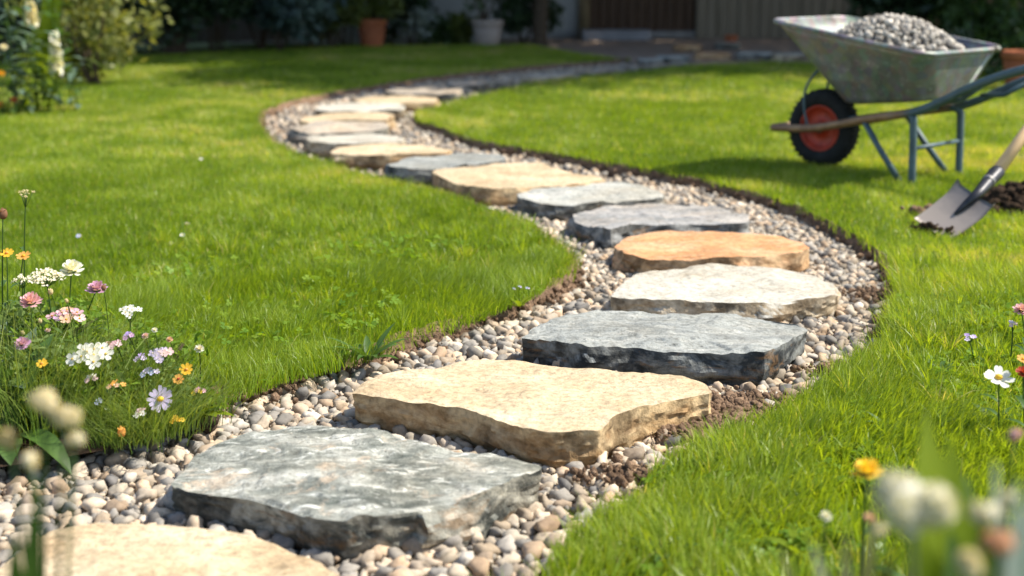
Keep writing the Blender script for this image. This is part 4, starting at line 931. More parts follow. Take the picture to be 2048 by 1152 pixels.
for i, (px, py, L, W, m, lb) in enumerate(((1690, 905, .05, .014, 'yel', 'small light weed rosette above the dandelion'), (1560, 985, .05, .013, 'mid', 'small weed rosette in the grass left of the dandelion'), (1780, 860, .055, .014, 'mid', 'weed rosette in the grass below the white flower'), (1900, 830, .06, .016, 'yel', 'light weed rosette left of the white flower'), (1430, 1020, .05, .012, 'yel', 'small light weed at the grass edge near the large grey slab'), (1330, 1110, .055, .014, 'mid', 'weed rosette near the bottom edge of the grass'), (1880, 740, .05, .012, 'mid', 'small weed rosette left of the white flower and below the violet one'), (1990, 850, .07, .018, 'mid', 'leafy weed below the white flower'), (1600, 1110, .06, .016, 'yel', 'light weed at the bottom edge of the grass'))):
    broad_plant('weed', lb, px, py, LZ + .02, 12, L, W, m, up=.8, group='weeds in the right lawn')
def clover(nn, poly_px, seed):
    poly = np.array([at(x, y, LZ)[:2] for x, y in poly_px]); lo, hi = poly.min(0), poly.max(0); r = np.random.default_rng(seed)
    P = r.uniform(lo, hi, (nn * 3, 2)); P = P[inpoly(P, poly)]; P = P[fbm(P[:, 0] * 3.5, P[:, 1] * 3.5, 70 + seed) > .50]; P = P[r.random(len(P)) < .55]; V = []; F_ = []; T = []
    for i, (x, y) in enumerate(P):
        z = LZ + r.uniform(.016, .036); s = r.uniform(.0045, .0085); a0 = r.uniform(0, 6.28); tn = np.clip(r.normal(.4, .2), 0, .85); tx, ty = r.normal(0, .3, 2)
        for k in range(3):
            a = a0 + k * 2.094; c, sn = math.cos(a), math.sin(a); b = len(V)
            for (u, w) in ((0, 0), (.55, .5), (1, .42), (1.0, 0), (1, -.42), (.55, -.5)):
                dx, dy = (c * u - sn * w) * s * 1.6, (sn * u + c * w) * s * 1.6
                V.append((x + dx, y + dy, z + dx * tx + dy * ty + .15 * s * abs(w)))
            F_.append((b, b + 1, b + 2, b + 3)); F_.append((b, b + 3, b + 4, b + 5)); T += [tn] * 6
    return tag(link('clover_leaves', npmesh('clover_leaves', V, [np.array(F_)], {'tone': T, 'tip': np.zeros(len(V))}), M['clover'], smooth=False), 'small clover leaves scattered through the lawn', 'clover', kind='stuff')
M['clover'] = grassmat('clover_leaf', (.085, .18, .012), (.17, .29, .02), (.28, .38, .04), (.3, .3, .1), .45)
clover(5200, ((1060, 1180), (1240, 1010), (1500, 860), (1720, 740), (1800, 600), (2100, 600), (2100, 1180)), 1)
clover(900, ((450, 800), (700, 730), (1100, 590), (1130, 520), (800, 480), (300, 520), (150, 640)), 2)
# plants along the path and in the lawn
broad_plant('weed', 'pointed leaf weed growing at the turf edge beside the beige slab', 738, 720, LZ, 15, .105, .021, 'mid', up=.95, droop=1.0)
broad_plant('weed', 'small weed with blue flowers at the tip of the left lawn', 1040, 612, LZ, 9, .06, .016, 'yel', up=1.2)
for (px, py) in ((1028, 578), (1040, 574), (1055, 577)):
    fl('speedwell', 'tiny blue flower over the small weed at the left lawn tip', px, py, 4.05, 'cluster', .014, ['blue', 'lilac', 'white'], leaves=0, group='blue flowers of the small weed', cnt=3, stem_r=.0009)
fl('lawn_daisy', 'small white flower beside a dark bent blade in the left lawn', 374, 449, 5.3, 'dome', .022, ['white', 'blush'], dx=.0, leaves=1, group='small flowers in the lawn')
for (px, py, Y, c, lb) in ((341, 487, 4.9, 'white', 'low white daisy in the left lawn below the dark bent blade'), (403, 507, 4.8, 'yellow', 'tiny yellow flower in the left lawn right of a daisy'), (157, 472, 4.95, 'blue', 'tiny pale blue flower in the left lawn near the tall yarrow'), (402, 318, 7.1, 'white', 'far white daisy in the left lawn'), (365, 470, 5.0, 'white', 'low white daisy left of the tiny yellow flower'),
    (1080, 522, 4.7, 'white', 'white daisy near the tip of the left lawn'), (2000, 498, 4.9, 'white', 'white daisy in front of the shovel at right'), (2040, 553, 4.6, 'white', 'white daisy at the right edge above the pink flower'), (1951, 504, 4.9, 'white', 'white daisy below the shovel blade'), (2046, 571, 4.5, 'lilac', 'pale lilac flower at the right edge'), (1762, 488, 5.0, 'pink', 'tiny pink flower by the turf cut right of the orange slab')):
    fl('lawn_daisy', lb, px, py, Y, 'daisy', .020, [c, 'yellow'], zb=LZ, leaves=0, group='small flowers in the lawn', cnt=9, stem_r=.001)
g = Geo(); c = at(372, 498, LZ); leaf_geo(g, (0, 0, 0), (-.1, 0, 1), .13, .012, .35); tag(g.build('grass_tuft', LM['mid'], loc=c), 'single dark bent blade standing above the left lawn', 'grass blade')
RG = 'wildflowers of the right foreground'
fl('verbena', 'violet flower on a thin stem in the right lawn', 1937, 675, 3.35, 'cluster', .034, ['violet', 'lilac', 'violet'], dx=.02, leaves=1, group=RG, cnt=5)
fl('candytuft', 'white flower with green eye at right', 1997, 755, 2.75, 'daisy', .060, ['white', 'yellow'], dx=.01, leaves=4, group=RG, cnt=7, face=(0, -.45, .9))
fl('scabious', 'pink flower at the right edge of the lawn', 2042, 620, 3.3, 'dome', .04, ['pink', 'blush'], dx=.02, leaves=3, group=RG)
fl('verbena', 'pale lilac flower under the pink one at the right edge', 2025, 648, 3.3, 'cluster', .024, ['lilac', 'blush', 'white'], dx=.0, leaves=2, group=RG, cnt=4)
fl('poppy', 'dull red flower at the right edge beside the white one', 2046, 745, 2.7, 'dome', .030, ['red'], dx=.02, leaves=3, group=RG)
fl('marigold', 'orange flower at the right edge over the red one', 2046, 718, 2.75, 'daisy', .026, ['orange', 'amber'], dx=.02, leaves=2, group=RG, cnt=8)
fl('dandelion', 'yellow dandelion seen side on at lower right', 1735, 944, 1.85, 'dome', .052, ['yellow'], dx=.01, dy=.03, leaves=4, group=RG, face=(-.1, .05, 1), leafL=.10, leafW=.02, stem_r=.0025)
fl('lawn_daisy', 'blurred small white flower left of the dandelion', 1652, 1032, 1.75, 'dome', .016, ['white'], leaves=1, group=RG)
fl('marigold', 'blurred small orange flower between the dandelion and cream flower', 1742, 1037, 1.5, 'dome', .016, ['peach'], leaves=2, group=RG)
fl('clover', 'large blurred cream white flower at lower right', 1825, 1003, .95, 'puff', .056, ['white'], dx=.01, leaves=3, group=RG, stem_r=.003, leafL=.09, leafW=.02, leafmat_='pale')
fl('clover', 'blurred peach flower in the bottom right corner', 1995, 1088, .92, 'puff', .026, ['peach'], dx=.0, leaves=3, group=RG, stem_r=.0025, leafL=.07, leafW=.018, leafmat_='pale')
fl('clover', 'blurred whitish flower near the right edge above the peach one', 1965, 1028, .95, 'puff', .026, ['white'], dx=.0, leaves=2, group=RG, stem_r=.0025)
fl('clover', 'blurred pale flower at the bottom edge right of the broad blade', 1935, 1130, .9, 'puff', .026, ['cream'], dx=.0, leaves=2, group=RG, stem_r=.0025)
def tall_blades(name, label, specs, mat, base):
    root = empty(name, base); tag(root, label, 'plant')
    for (tip, W) in specs:
        tp = Vector(tip) - Vector(base); g = Geo(); n = 10; v = []; f = []; s = Vector((1, .25, 0)).normalized()
        for i in range(n + 1):
            t = i / n; p = tp * t + Vector((0, 0, 1)) * .10 * math.sin(math.pi * t); w = W * .5 * (1 - t ** 2.5) * (.65 + .7 * math.sin(min(1, t * 1.6) * 1.57)) ; w = max(w, .0008)
            v += [p - s * w, p + Vector((0, .15 * w, -.15 * w)), p + s * w]
        for i in range(n): a = i * 3; f += [(a, a + 1, a + 4, a + 3), (a + 1, a + 2, a + 5, a + 4)]
        g.add(v, f); g.build('leaf', LM[mat], root)
bx = atd(1950, 1500, .98)
tall_blades('broad_blade_plant', 'blurred broad green blades rising beside the cream flower', [(atd(1850, 822, 1.25), .060), (atd(1900, 870, 1.15), .055), (atd(1960, 1010, .98), .05), (atd(2010, 1040, 1.0), .05), (atd(1840, 1060, .95), .03)], 'yel', (bx[0], bx[1], LZ))
bx = atd(2050, 1500, .98)
tall_blades('pale_leaf_plant', 'blurred grey white leaves at the right edge of the foreground', [(atd(1990, 925, 1.0), .020), (atd(2035, 960, .98), .028), (atd(2075, 930, 1.0), .04), (atd(2050, 1040, .95), .03)], 'frost', (bx[0], bx[1], LZ))
bx = atd(1800, 1500, 1.0)
tall_blades('pale_leaf_plant', 'blurred straw pale leaves lying across the grass at the bottom edge', [(atd(1625, 1085, 1.05), .022), (atd(1830, 1060, .98), .022), (atd(1690, 1120, 1.0), .016)], 'pale', (bx[0], bx[1], LZ))
# blurred flower at lower left
FL = 'blurred cream flowers at lower left'
for i, (px, py, Y, s, lb) in enumerate(((92, 806, 1.25, .034, 'highest blurred cream flower at lower left, left of a twin'), (134, 828, 1.25, .034, 'blurred cream flower right of its higher twin at lower left'), (20, 878, 1.25, .032, 'blurred straw cream flower at the left edge'), (147, 882, 1.25, .022, 'small blurred cream bud right of the blurred twins'), (62, 925, 1.22, .024, 'lowest blurred greenish cream bud at lower left'))):
    hd = atd(px, py, Y); bx = atd(60, 1500, 1.25)
    fl('cream_flower', lb, px, py, Y, 'puff', s, ['cream' if i != 2 else 'straw'], dx=bx[0] - hd[0] + i * .006, dy=bx[1] - hd[1], leaves=2, group=FL, stem_r=.0022, leafL=.08, leafW=.016)
bx = atd(40, 1500, 1.18)
tall_blades('broad_blade_plant', 'blurred dark green leaf at lower left in front of the pebbles', [(atd(78, 955, 1.18), .018), (atd(30, 1060, 1.15), .02)], 'mid', (bx[0], bx[1], LZ))
# weathered bark edging under the border
g = Geo(); a = at(60, 925, .01); b = at(232, 893, .012)
P = [Vector(a).lerp(Vector(b), i / 14) + Vector((0, 0, .02 + .004 * math.sin(i * 1.7))) for i in range(15)]
g.tube(P, [.016 + .006 * math.sin(i * 2.3 + 1) for i in range(15)], 9); 
M['bark'] = soilmat('bark', (.07, .04, .022), (.22, .135, .08))
tag(g.build('log_edging', M['bark'], smooth=False), 'length of brown bark edging under the flower border', 'edging')

# ------------------------------------------------------------------ background: house, patio, pots, shrubs, trees
def leafcloud(g_or_n, centers, rad, n, size, flat=.8, seed=0, tone=None, shell=.55):
    r = np.random.default_rng(seed); centers = np.array(centers, float); rad = np.array(rad, float)
    k = r.choice(len(centers), n, p=rad ** 2 / np.sum(rad ** 2)); d = r.normal(size=(n, 3)); d /= np.linalg.norm(d, axis=1)[:, None]
    rr = rad[k] * (shell + (1 - shell) * r.random(n)) * (1 + .25 * r.normal(size=n) * .5)
    P = centers[k] + d * rr[:, None] * np.array([1, 1, flat]); P[:, 2] = np.maximum(P[:, 2], .02)
    a = r.normal(size=(n, 3)); a /= np.linalg.norm(a, axis=1)[:, None]; b = np.cross(a, r.normal(size=(n, 3))); b /= np.linalg.norm(b, axis=1)[:, None]
    s = size * r.uniform(.6, 1.3, n)[:, None]
    V = np.stack([P - a * s, P - b * s * .42 + np.cross(a, b) * s * .12, P + a * s, P + b * s * .42 + np.cross(a, b) * s * .12], 1)
    F_ = (np.arange(n) * 4)[:, None] + np.array([0, 1, 2, 3]); tn = np.repeat(np.clip(r.normal(.5, .25, n), 0, 1), 4)
    return V.reshape(-1, 3), [F_], tn
AM = {k: leafmat('foliage_' + k, a, b, tr, .5, 'tone') for k, a, b, tr in (('dark', (.015, .032, .012), (.038, .07, .022), .15), ('teal', (.03, .055, .045), (.08, .12, .10), .2), ('yellow', (.06, .085, .012), (.14, .16, .03), .3), ('mid', (.03, .065, .015), (.07, .12, .025), .3), ('tree', (.03, .06, .012), (.06, .11, .02), .25), ('lime', (.16, .19, .045), (.30, .31, .10), .4), ('silver', (.20, .25, .22), (.40, .44, .40), .25))}
M['barktree'] = soilmat('tree_bark', (.05, .035, .024), (.13, .095, .065))
def shrub(name, label, x, y, w, h, n, size, mat, group=None, seed=0, cat='shrub', z0=.0, blobs=7):
    r = random.Random(seed); root = empty(name, (x, y, z0)); tag(root, label, cat, group)
    cs = [(r.uniform(-.5, .5) * w * .7, r.uniform(-.5, .5) * w * .5, h * r.uniform(.22, .78)) for _ in range(blobs)]; rd = [w * r.uniform(.24, .38) for _ in cs]
    v, f, tn = leafcloud(0, cs, rd, n, size, .9, seed); v[:, 2] = np.clip(v[:, 2], .0, h * 1.15)
    link('foliage', npmesh('foliage', v, f, {'tone': tn}), AM[mat], root, smooth=False)
    g = Geo()
    for i in range(5): c = cs[i % len(cs)]; g.tube([(r.uniform(-.06, .06), r.uniform(-.05, .05), -.03), (c[0] * .5, c[1] * .5, c[2] * .5), c], [.018, .012, .006], 6)
    g.build('stem', M['barktree'], root); return root
def tree(label, x, y, th, tr, crown, n, size, seed, mat='tree'):
    r = random.Random(seed); root = empty('tree', (x, y, -.05)); tag(root, label, 'tree', 'trees round the house')
    g = Geo(); P = [(0, 0, 0), (.03, .02, th * .3), (-.03, .04, th * .7), (0, 0, th)]; g.tube(bez(P, 5), [tr * (1.35 if i == 0 else 1 - .5 * i / 15) for i in range(16)], 12)
    cs = []; rd = []
    for i in range(9):
        a = i * 2.4 + r.random(); k = math.sqrt((i + .4) / 9); c = (crown[0] * .68 * k * math.cos(a), crown[1] * .68 * k * math.sin(a), crown[2] + crown[3] * r.uniform(-.55, .6) * .7); cs.append(c); rd.append(min(crown[0], crown[1]) * r.uniform(.38, .52))
        g.tube([(0, 0, th * .8), (c[0] * .4, c[1] * .4, th * .8 + (c[2] - th * .8) * .55), c], [tr * .45, tr * .3, tr * .12], 7)
    g.build('trunk', M['barktree'], root)
    v, f, tn = leafcloud(0, cs, rd, n, size, .85, seed); link('crown', npmesh('crown', v, f, {'tone': tn}), AM[mat], root, smooth=False)
tree('brown trunked tree behind the wheelbarrow at right', 5.0, 16.6, 3.6, .11, (4.2, 5.6, 5.6, 2.3), 24000, .15, 3)
tree('dark trunked tree among the shrubs at left', -3.95, 16.9, 3.4, .13, (3.8, 3.7, 5.6, 2.3), 14000, .15, 5)
tree('tree rising from the dark shrub beside the house door', .35, 18.6, 3.8, .10, (4.4, 6.6, 6.0, 2.4), 30000, .15, 7)
tree('tree standing off to the right of the lawn', 9.6, 16.2, 3.4, .14, (3.9, 5.0, 5.8, 2.4), 20000, .15, 9)
# house
M['plaster'] = plain('pale_plaster', (.42, .43, .43), .85, 0, .2, .12, 3)
t = NT('board_cladding'); v = t.coord(rnd=False); sp = t.n('SeparateXYZ'); t.set(sp.inputs[0], v)
n = t.noise(t.coord(rnd=False, scale=(6, 1, .5)), 3, 5, .6)
M['boards'] = t.bsdf(t.ramp(n, [(.3, (.16, .13, .09)), (.7, (.25, .205, .15))]), .8, 0, .2, n, .2, .01)
t = NT('dark_door_wood'); v = t.coord(rnd=False, scale=(7, 1, .4)); n = t.noise(v, 4, 5, .6)
M['door'] = t.bsdf(t.ramp(n, [(.3, (.045, .022, .010)), (.7, (.10, .052, .026))]), .6, 0, .3, n, .2, .01)
M['post'] = plain('weathered_post', (.21, .155, .085), .8, 0, .2, .25, 5)
M['rooft'] = plain('roof_tile', (.22, .10, .06), .8, 0, .2, .3, 6)
M['fence0'] = plain('dark_inner_wall', (.06, .05, .04), .9); M['stepstone0'] = plain('threshold_stone', (.2, .19, .18), .85)
HY = 20.6
hs = empty('house', (1.8, HY, 0)); tag(hs, 'house front with pale plaster wall, dark plank door and timber boarding', 'house')
g = Geo(); g.box((-3.35, .15, 1.5), (5.0, .3, 3.2)); g.build('plaster_wall', M['plaster'], hs)
g = Geo()
for i in range(34): g.box((.83 + .075 + i * .15, .12 + (.008 if i % 2 else 0), 1.5), (.143, .2, 3.2), ch=.01)
g.build('boarding', M['boards'], hs, smooth=False)
g = Geo()
for i in range(11): g.box((-.69 + .069 + i * .137, .22, 1.13), (.133, .06, 2.06), ch=.012)
dr_ = g.build('door', M['door'], hs, smooth=False)
g = Geo(); g.tube([(.62, .15, 1.0), (.62, .13, 1.05), (.62, .13, 1.2), (.62, .15, 1.25)], .012, 8); g.build('handle', M['steel'], dr_)
g = Geo(); g.box((0, .42, 1.5), (11.6, .2, 3.3)); g.build('inner_wall', M['fence0'], hs)
g = Geo(); g.box((.06, .2, .05), (1.56, .3, .12)); g.build('threshold', M['stepstone0'], hs)
g = Geo(); g.box((-.775, .06, 1.3), (.15, .3, 2.8)); g.build('door_post', M['post'], hs)
g = Geo(); g.box((.0, .12, 2.68), (1.4, .3, 1.0)); g.build('lintel', M['boards'], hs)
g = Geo(); g.add([(-6.2, -.55, 3.0), (6.3, -.55, 3.0), (6.3, 3.2, 5.0), (-6.2, 3.2, 5.0), (-6.2, -.55, 3.12), (6.3, -.55, 3.12), (6.3, 3.2, 5.12), (-6.2, 3.2, 5.12)], [(0, 1, 2, 3)[::-1], (4, 5, 6, 7), (0, 1, 5, 4), (1, 2, 6, 5), (2, 3, 7, 6), (3, 0, 4, 7)]); g.build('roof', M['rooft'], hs, smooth=False)
M['stepstone'] = plain('step_stone', (.24, .24, .25), .8, 0, .2, .2, 4)
g = Geo(); g.box((-.35, -.42, .085), (.95, .5, .13), ch=.02); g.build('door_step', M['stepstone'], hs, smooth=False)
# patio
def paving():
    t = NT('patio_paving'); v = t.coord('Object', rnd=False); br = t.n('TexBrick', {'Scale': 1.0, 'Color1': (.40, .29, .21, 1), 'Color2': (.32, .20, .14, 1), 'Mortar': (.12, .10, .08, 1), 'Mortar Size': .015, 'Brick Width': .6, 'Row Height': .4}); t.set(br.inputs['Vector'], v)
    n = t.noise(v, 3, 6, .7); return t.bsdf(t.mix(.5, br.outputs[0], t.ramp(n, [(.3, (.20, .13, .09)), (.7, (.46, .38, .31))])), .85, 0, .2, n, .3, .01)
M['paving'] = paving()
PT = np.array([(1.28, 15.25), (.78, 16.45), (.28, 18.25), (-.2, 20.9), (9, 20.9), (9, 14.0), (6.4, 13.7), (4.1, 14.5), (2.6, 15.0), (1.9, 15.1)])
g = Geo(); n = len(PT); g.add([(x, y, .015) for x, y in PT] + [(x, y, -.08) for x, y in PT], [tuple(range(n))[::-1]] + [(i, (i + 1) % n, n + (i + 1) % n, n + i) for i in range(n)])
tag(g.build('patio', M['paving'], smooth=False), kind='structure')
# edging blocks of the patio
for (px, py, w, m, lb) in ((1345, 120, .36, 'slate_pale', 'pale edging block at the path end of the patio'), (1300, 126, .26, 'slate_pale', 'small pale edging block nearest the path end'), (1425, 112, .4, 'orange', 'reddish edging block of the patio right of the path end'), (1510, 112, .42, 'slate_pale', 'grey edging block of the patio left of the barrow'), (1580, 114, .40, 'white', 'pale edging block of the patio just left of the barrow tray'), (1375, 96, .34, 'orange', 'reddish loose block on the patio'), (1455, 92, .3, 'slate_tan', 'tan loose block on the patio near the small pot')):
    c = at(px, py, .05); r = random.Random(px); g = Geo(); V, Fc = ICO[3]; VV = []
    for p in V:
        q = [abs(a) ** .35 * (1 if a > 0 else -1) for a in p]; k = 1 + .12 * mn.noise(Vector(p) * 1.3 + Vector((px, 0, 0)))
        VV.append((q[0] * w / 2 * k, q[1] * .15 * k, q[2] * .045 * k))
    g.add(VV, Fc); o = g.build('edging_block', M[m], loc=(c[0], c[1], .05)); o.rotation_euler.z = r.uniform(-.25, .25); tag(o, lb, 'edging stone', 'edging blocks round the patio')
# pots
M['terracotta'] = plain('terracotta', (.33, .105, .045), .85, 0, .2, .25, 6); M['paleclay'] = plain('pale_clay', (.34, .27, .23), .85, 0, .2, .15, 5)
def pot(label, x, y, z, r, h, mat):
    root = empty('plant_pot', (x, y, z)); tag(root, label, 'plant pot')
    g = Geo(); g.lathe([(0, 0), (r * .68, 0), (r * .72, .01), (r * .93, h * .82), (r * .9, h * .82), (r * .86, h * .80), (0, h * .80)], seg=28); g.build('pot_body', M[mat], root)
    g = Geo(); g.lathe([(r * .9, h * .80), (r, h * .80), (r * 1.02, h * .84), (r * 1.02, h * .98), (r * .98, h), (r * .9, h), (r * .88, h * .9), (r * .9, h * .80)], seg=28); g.build('pot_rim', M[mat], root)
    g = Geo(); g.lathe([(0, h * .9), (r * .89, h * .89)], seg=20); g.build('potting_soil', M['soil_dark'], root)
d = 17.6; ps = lambda px, Y: (px - 1024) * Y * .977 / F
X = lambda px, Y: atd(px, 80, Y)[0]
pot('terracotta pot at the lawn edge in front of the hedge', X(744, 17.9), 17.9, .02, .19, .36, 'terracotta')
shrub('potted_shrub', 'olive bush growing in the terracotta pot at the lawn edge', X(744, 17.9), 17.9, .62, .7, 900, .045, 'yellow', seed=31, z0=.36)
pot('pale clay pot standing by the plaster wall', X(975, 18.2), 18.2, .02, .20, .34, 'paleclay')
shrub('potted_shrub', 'sparse brownish bush in the pale clay pot', X(972, 18.2), 18.2, .5, .6, 260, .05, 'mid', seed=32, z0=.34)
pot('small orange pot on the patio by the timber boarding', X(1462, 18.2), 18.2, .02, .085, .15, 'terracotta')
pot('orange pot at the right edge behind the wheelbarrow handle', atd(2046, 120, 11.6)[0], 11.6, LZ, .17, .30, 'terracotta')
pot('brown pot among the plants behind the wheelbarrow at right', X(1985, 15.2), 15.2, .0, .15, .26, 'terracotta')
# shrubs along the back
SG = 'shrubs along the back of the lawn'
for i, (px, Y, w, h, n, s, m, lb) in enumerate((
    (250, 16.4, 1.5, 1.7, 2600, .06, 'dark', 'dark bush behind the yellow green plant at left'), (330, 17.9, 1.6, 2.0, 2600, .07, 'dark', 'dark evergreen behind the left tree trunk'), (430, 16.9, 1.4, 1.8, 2600, .06, 'dark', 'dark green bush right of the left tree trunk'),
    (520, 17.4, 1.5, 1.9, 2600, .07, 'dark', 'dark evergreen left of the blue grey bush'), (560, 16.9, .9, 1.1, 900, .075, 'teal', 'bush with large blue grey leaves'), (625, 17.6, .9, 1.4, 1100, .07, 'teal', 'pale teal bush between the blue grey one and the olive one'),
    (665, 17.7, .75, 1.0, 1300, .05, 'yellow', 'olive yellow bush left of the terracotta pot'), (690, 18.9, 1.1, 1.9, 1800, .06, 'dark', 'tall dark bush behind the terracotta pot'), (780, 19.0, .9, 1.2, 1300, .06, 'dark', 'dark bush right of the terracotta pot'),
    (825, 18.8, .6, .55, 420, .05, 'silver', 'blue flowered plant before the plaster wall'), (880, 18.9, .7, .38, 600, .05, 'mid', 'low olive plants at the foot of the plaster wall'), (925, 18.8, .5, .42, 420, .05, 'yellow', 'low plant beside the pale clay pot'),
    (1045, 18.9, .78, 1.3, 2600, .05, 'dark', 'dark bush between the pale pot and the door post'), (1755, 16.6, 1.0, 1.2, 1600, .06, 'dark', 'dark bush behind the gravel heap'), (1835, 15.9, .9, 1.2, 1500, .06, 'dark', 'dark bush left of the brown tree trunk'), (1930, 15.6, .8, 1.0, 1500, .06, 'mid', 'green bush right of the brown tree trunk'),
    (1955, 14.9, .5, .55, 420, .05, 'silver', 'pale flowered plant behind the barrow rim'), (2030, 14.2, 1.0, .9, 1700, .055, 'mid', 'green bush at the right edge of the lawn'), (2075, 12.6, .8, .42, 1200, .045, 'mid', 'low green plants beside the orange pot at right'), (140, 15.4, 1.6, 1.5, 2200, .06, 'dark', 'dark bush at the far left'), (20, 14.8, 1.8, 1.6, 2200, .06, 'dark', 'dark bush in the far left corner'))):
    shrub('shrub', lb, X(px, Y), Y, w, h, n, s, m, SG, 50 + i)
M['fence'] = plain('grey_fence_boards', (.12, .11, .10), .85, 0, .2, .25, 4)
def panel_fence(label, x0, y0, x1, y1, h, mat):
    L = math.hypot(x1 - x0, y1 - y0); root = empty('fence', (x0, y0, 0), math.atan2(y1 - y0, x1 - x0)); tag(root, label, 'fence'); n = int(L / .16); g = Geo()
    for i in range(n): g.box(((i + .5) * L / n, 0, h / 2), (L / n - .008, .025, h + .06 * (i % 2) * .2), ch=.004)
    g.build('board_panel', mat, root, smooth=False)
    for k in range(int(L / 2) + 1): g = Geo(); g.box((min(k * 2 + .05, L), .06, h / 2), (.1, .09, h + .1)); g.build('post', mat, root, smooth=False)
panel_fence('dark board fence behind the shrubs at left', -9, 17.6, -4.6, 19.4, 1.9, M['fence'])
panel_fence('dark board fence behind the shrubs between left tree and house', -4.6, 19.4, -3.25, 20.4, 1.9, M['fence'])
panel_fence('pale board fence behind the shrubs at right', 5.9, 17.6, 9.5, 16.2, 1.9, M['post'])
AM['fresh'] = leafmat('foliage_fresh', (.085, .17, .015), (.20, .31, .035), .45, .6, 'tone', spec=.2); AM['grey'] = leafmat('foliage_grey_green', (.10, .165, .04), (.21, .28, .09), .4, .7, 'tone', spec=.15)
for i, (px, py, w, h, n, sz, m, lb) in enumerate(((385, 838, .16, 0.058, 675, .010, 'fresh', 'bushy green mound under the amber flowers at the border end'), (318, 850, .22, 0.087, 1125, .010, 'grey', 'bushy grey green mound under the lilac daisy'), (245, 858, .22, 0.099, 1125, .010, 'fresh', 'bushy green mound under the peach orange flower'), (175, 848, .24, 0.116, 1125, .012, 'grey', 'bushy grey green mound under the big white cluster'),
    (110, 850, .26, 0.128, 1125, .014, 'fresh', 'bushy green mound behind the blurred cream flowers'), (40, 850, .26, 0.151, 1125, .016, 'grey', 'bushy grey green mound at the left edge'), (290, 800, .26, 0.128, 1125, .010, 'fresh', 'bushy green mound between the white and lilac clusters'), (140, 780, .28, 0.174, 1125, .012, 'fresh', 'tall bushy mound under the white frilly flower'), (30, 770, .28, 0.197, 975, .016, 'grey', 'tall bushy mound under the pale pink flower'))):
    c = at(px, py, LZ); shrub('leafy_plant', lb, c[0], c[1] + w * .3, w, h, n, sz, m, 'leafy plants of the left border', 200 + i, cat='plant', z0=LZ)
r_ = random.Random(4)
for i in range(16):
    fl('small_bloom', 'tiny pale bloom among the leaves of the left border', r_.uniform(20, 340), r_.uniform(640, 840), r_.uniform(2.9, 3.1), r_.choice(['dome', 'cluster']), r_.uniform(.012, .02), [r_.choice(['blush', 'lilac', 'cream', 'peach', 'white']), 'white'], dy=.1, leaves=2, group='tiny blooms of the left border', cnt=3, stem_r=.001)
for i in range(10):
    fl('flower_bud', 'small straw bud on a thin stem in the left border', r_.uniform(10, 300), r_.uniform(560, 760), r_.uniform(3.0, 3.2), 'bud', r_.uniform(.007, .011), [r_.choice(['straw', 'bud'])], dx=r_.uniform(-.03, .03), dy=.08, leaves=3, group='buds of the left border', stem_r=.001, leafL=.04)
bx = atd(1990, 1500, 1.05)
tall_blades('broad_blade_plant', 'blurred dark green leaves in the bottom right corner', [(atd(1900, 1060, 1.1), .05), (atd(1960, 1090, 1.0), .05), (atd(2040, 1080, 1.0), .06), (atd(1850, 1120, 1.0), .04), (atd(1930, 950, 1.2), .05)], 'mid', (bx[0], bx[1], LZ))
bx = atd(1700, 1500, 1.1)
tall_blades('broad_blade_plant', 'blurred olive grass blades at the bottom edge left of the cream flower', [(atd(1750, 1000, 1.25), .016), (atd(1690, 1060, 1.2), .02), (atd(1560, 1100, 1.2), .014), (atd(1790, 1085, 1.1), .022)], 'olive', (bx[0], bx[1], LZ))
for (px, py, Y, sz, c, lb) in ((2010, 1000, 1.0, .018, 'white', 'small blurred white bud between the grey white leaves'), (1760, 1060, 1.1, .012, 'cream', 'small blurred cream bud below the large cream flower'), (2030, 870, 1.5, .02, 'blush', 'blurred pale pink flower at the right edge above the grey white leaves')):
    fl('clover', lb, px, py, Y, 'puff', sz, [c], leaves=2, group=RG, stem_r=.002)
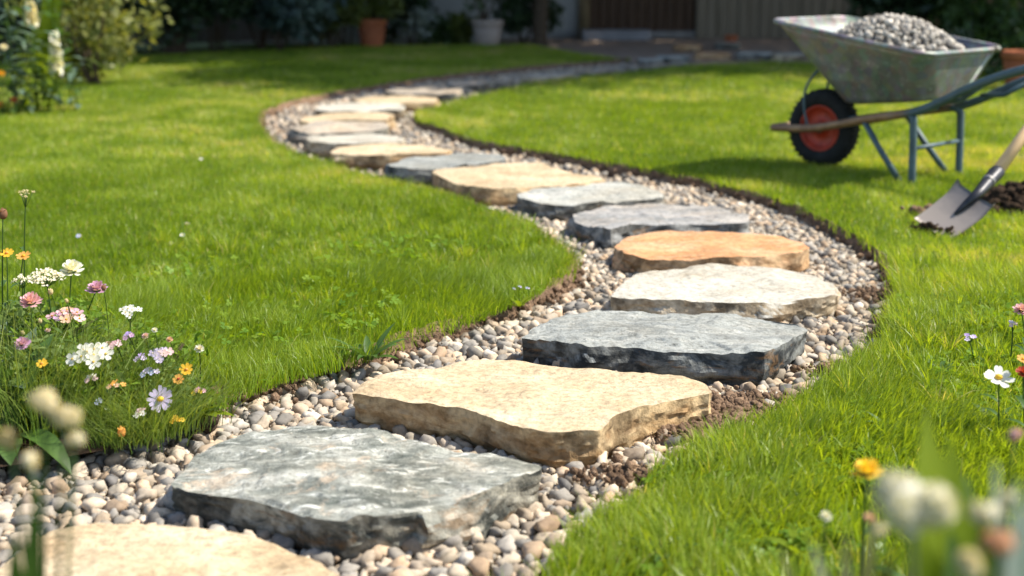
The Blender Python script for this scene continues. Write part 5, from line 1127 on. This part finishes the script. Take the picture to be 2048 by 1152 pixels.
# tall border plants at upper left
TG = 'tall border plants at upper left'
def tall_plant(label, px, Y, nst, h, L, W, mat, spread=.22, seed=0, face=None):
    r = random.Random(seed); root = empty('tall_plant', (X(px, Y), Y, LZ)); tag(root, label, 'plant', TG); g = Geo()
    for i in range(nst):
        b = Vector((r.uniform(-spread, spread), r.uniform(-spread, spread), 0)); tp = b + Vector((r.uniform(-.12, .12), r.uniform(-.1, .1), h * r.uniform(.7, 1.1))); path = [b.lerp(tp, k / 8) + Vector((.02 * math.sin(k * .8 + i), 0, 0)) for k in range(9)]
        g.tube(path, [.007 - .0006 * k for k in range(9)], 6)
        for k in range(1, 9):
            for s in (0, 1):
                gl = Geo(); q = k * 2.4 + s * 3.14 + r.uniform(-.4, .4); leaf_geo(gl, path[k], (math.cos(q), math.sin(q), r.uniform(.1, .9)), L * r.uniform(.6, 1.2), W * r.uniform(.7, 1.2), r.uniform(.4, 1.3))
                gl.build('leaf', LM[mat], root)
    g.build('stem', LM['mid'], root); return root
tall_plant('tall blue green leafy plant at the upper left edge', -10, 9.6, 5, 1.0, .17, .06, 'blue', .25, 1)
tall_plant('tall mid green leafy plant right of the blue green one', 65, 9.9, 4, .95, .15, .05, 'mid', .2, 2)
tall_plant('shorter blue green plant at the foot of the white spike', 85, 9.7, 3, .45, .13, .045, 'blue', .18, 4)
tall_plant('bright yellow green plant low at the upper left', 45, 9.5, 3, .35, .14, .04, 'yel', .2, 5)
bx = (X(85, 10.2), 10.2)
root = None
tall_blades('sword_leaf_plant', 'upright sword leaves behind the white flower spike', [((bx[0] + .10, bx[1], 1.05), .09), ((bx[0] - .06, bx[1], .8), .08), ((bx[0] + .16, bx[1] + .1, 1.2), .09)], 'yel', (bx[0], bx[1], LZ))
fl('white_spike', 'white flower spike standing among the tall plants at upper left', 108, 68, 9.9, 'spike', .26, ['white'], dx=.0, leaves=5, group=TG, stem_r=.006, leafL=.16, leafW=.04)
fl('white_spike', 'smaller white flower spike at the very upper left', 60, 8, 9.7, 'spike', .12, ['cream'], dx=.0, leaves=3, group=TG, stem_r=.006, leafL=.16, leafW=.04)
for (px, py, c, lb) in ((8, 95, 'cream', 'cream flower at the left edge among tall leaves'), (2, 210, 'orange', 'orange flower low at the left edge under the tall plants'), (28, 200, 'red', 'pinkish red flower low under the tall plants'), (3, 148, 'amber', 'amber flower at the left edge under the cream one')):
    fl('border_flower', lb, px, py, 9.4, 'dome', .06, [c], leaves=2, group=TG, stem_r=.004, leafL=.12, leafW=.03)
shrub('shrub', 'yellow green feathery bush leaning over the lawn at upper left', X(185, 12.0), 12.0, .95, 1.25, 1300, .05, 'lime', TG, 91, blobs=9, z0=.05)
shrub('shrub', 'olive bush low at the lawn edge at upper left', X(150, 12.6), 12.6, .7, .6, 900, .05, 'yellow', TG, 92)
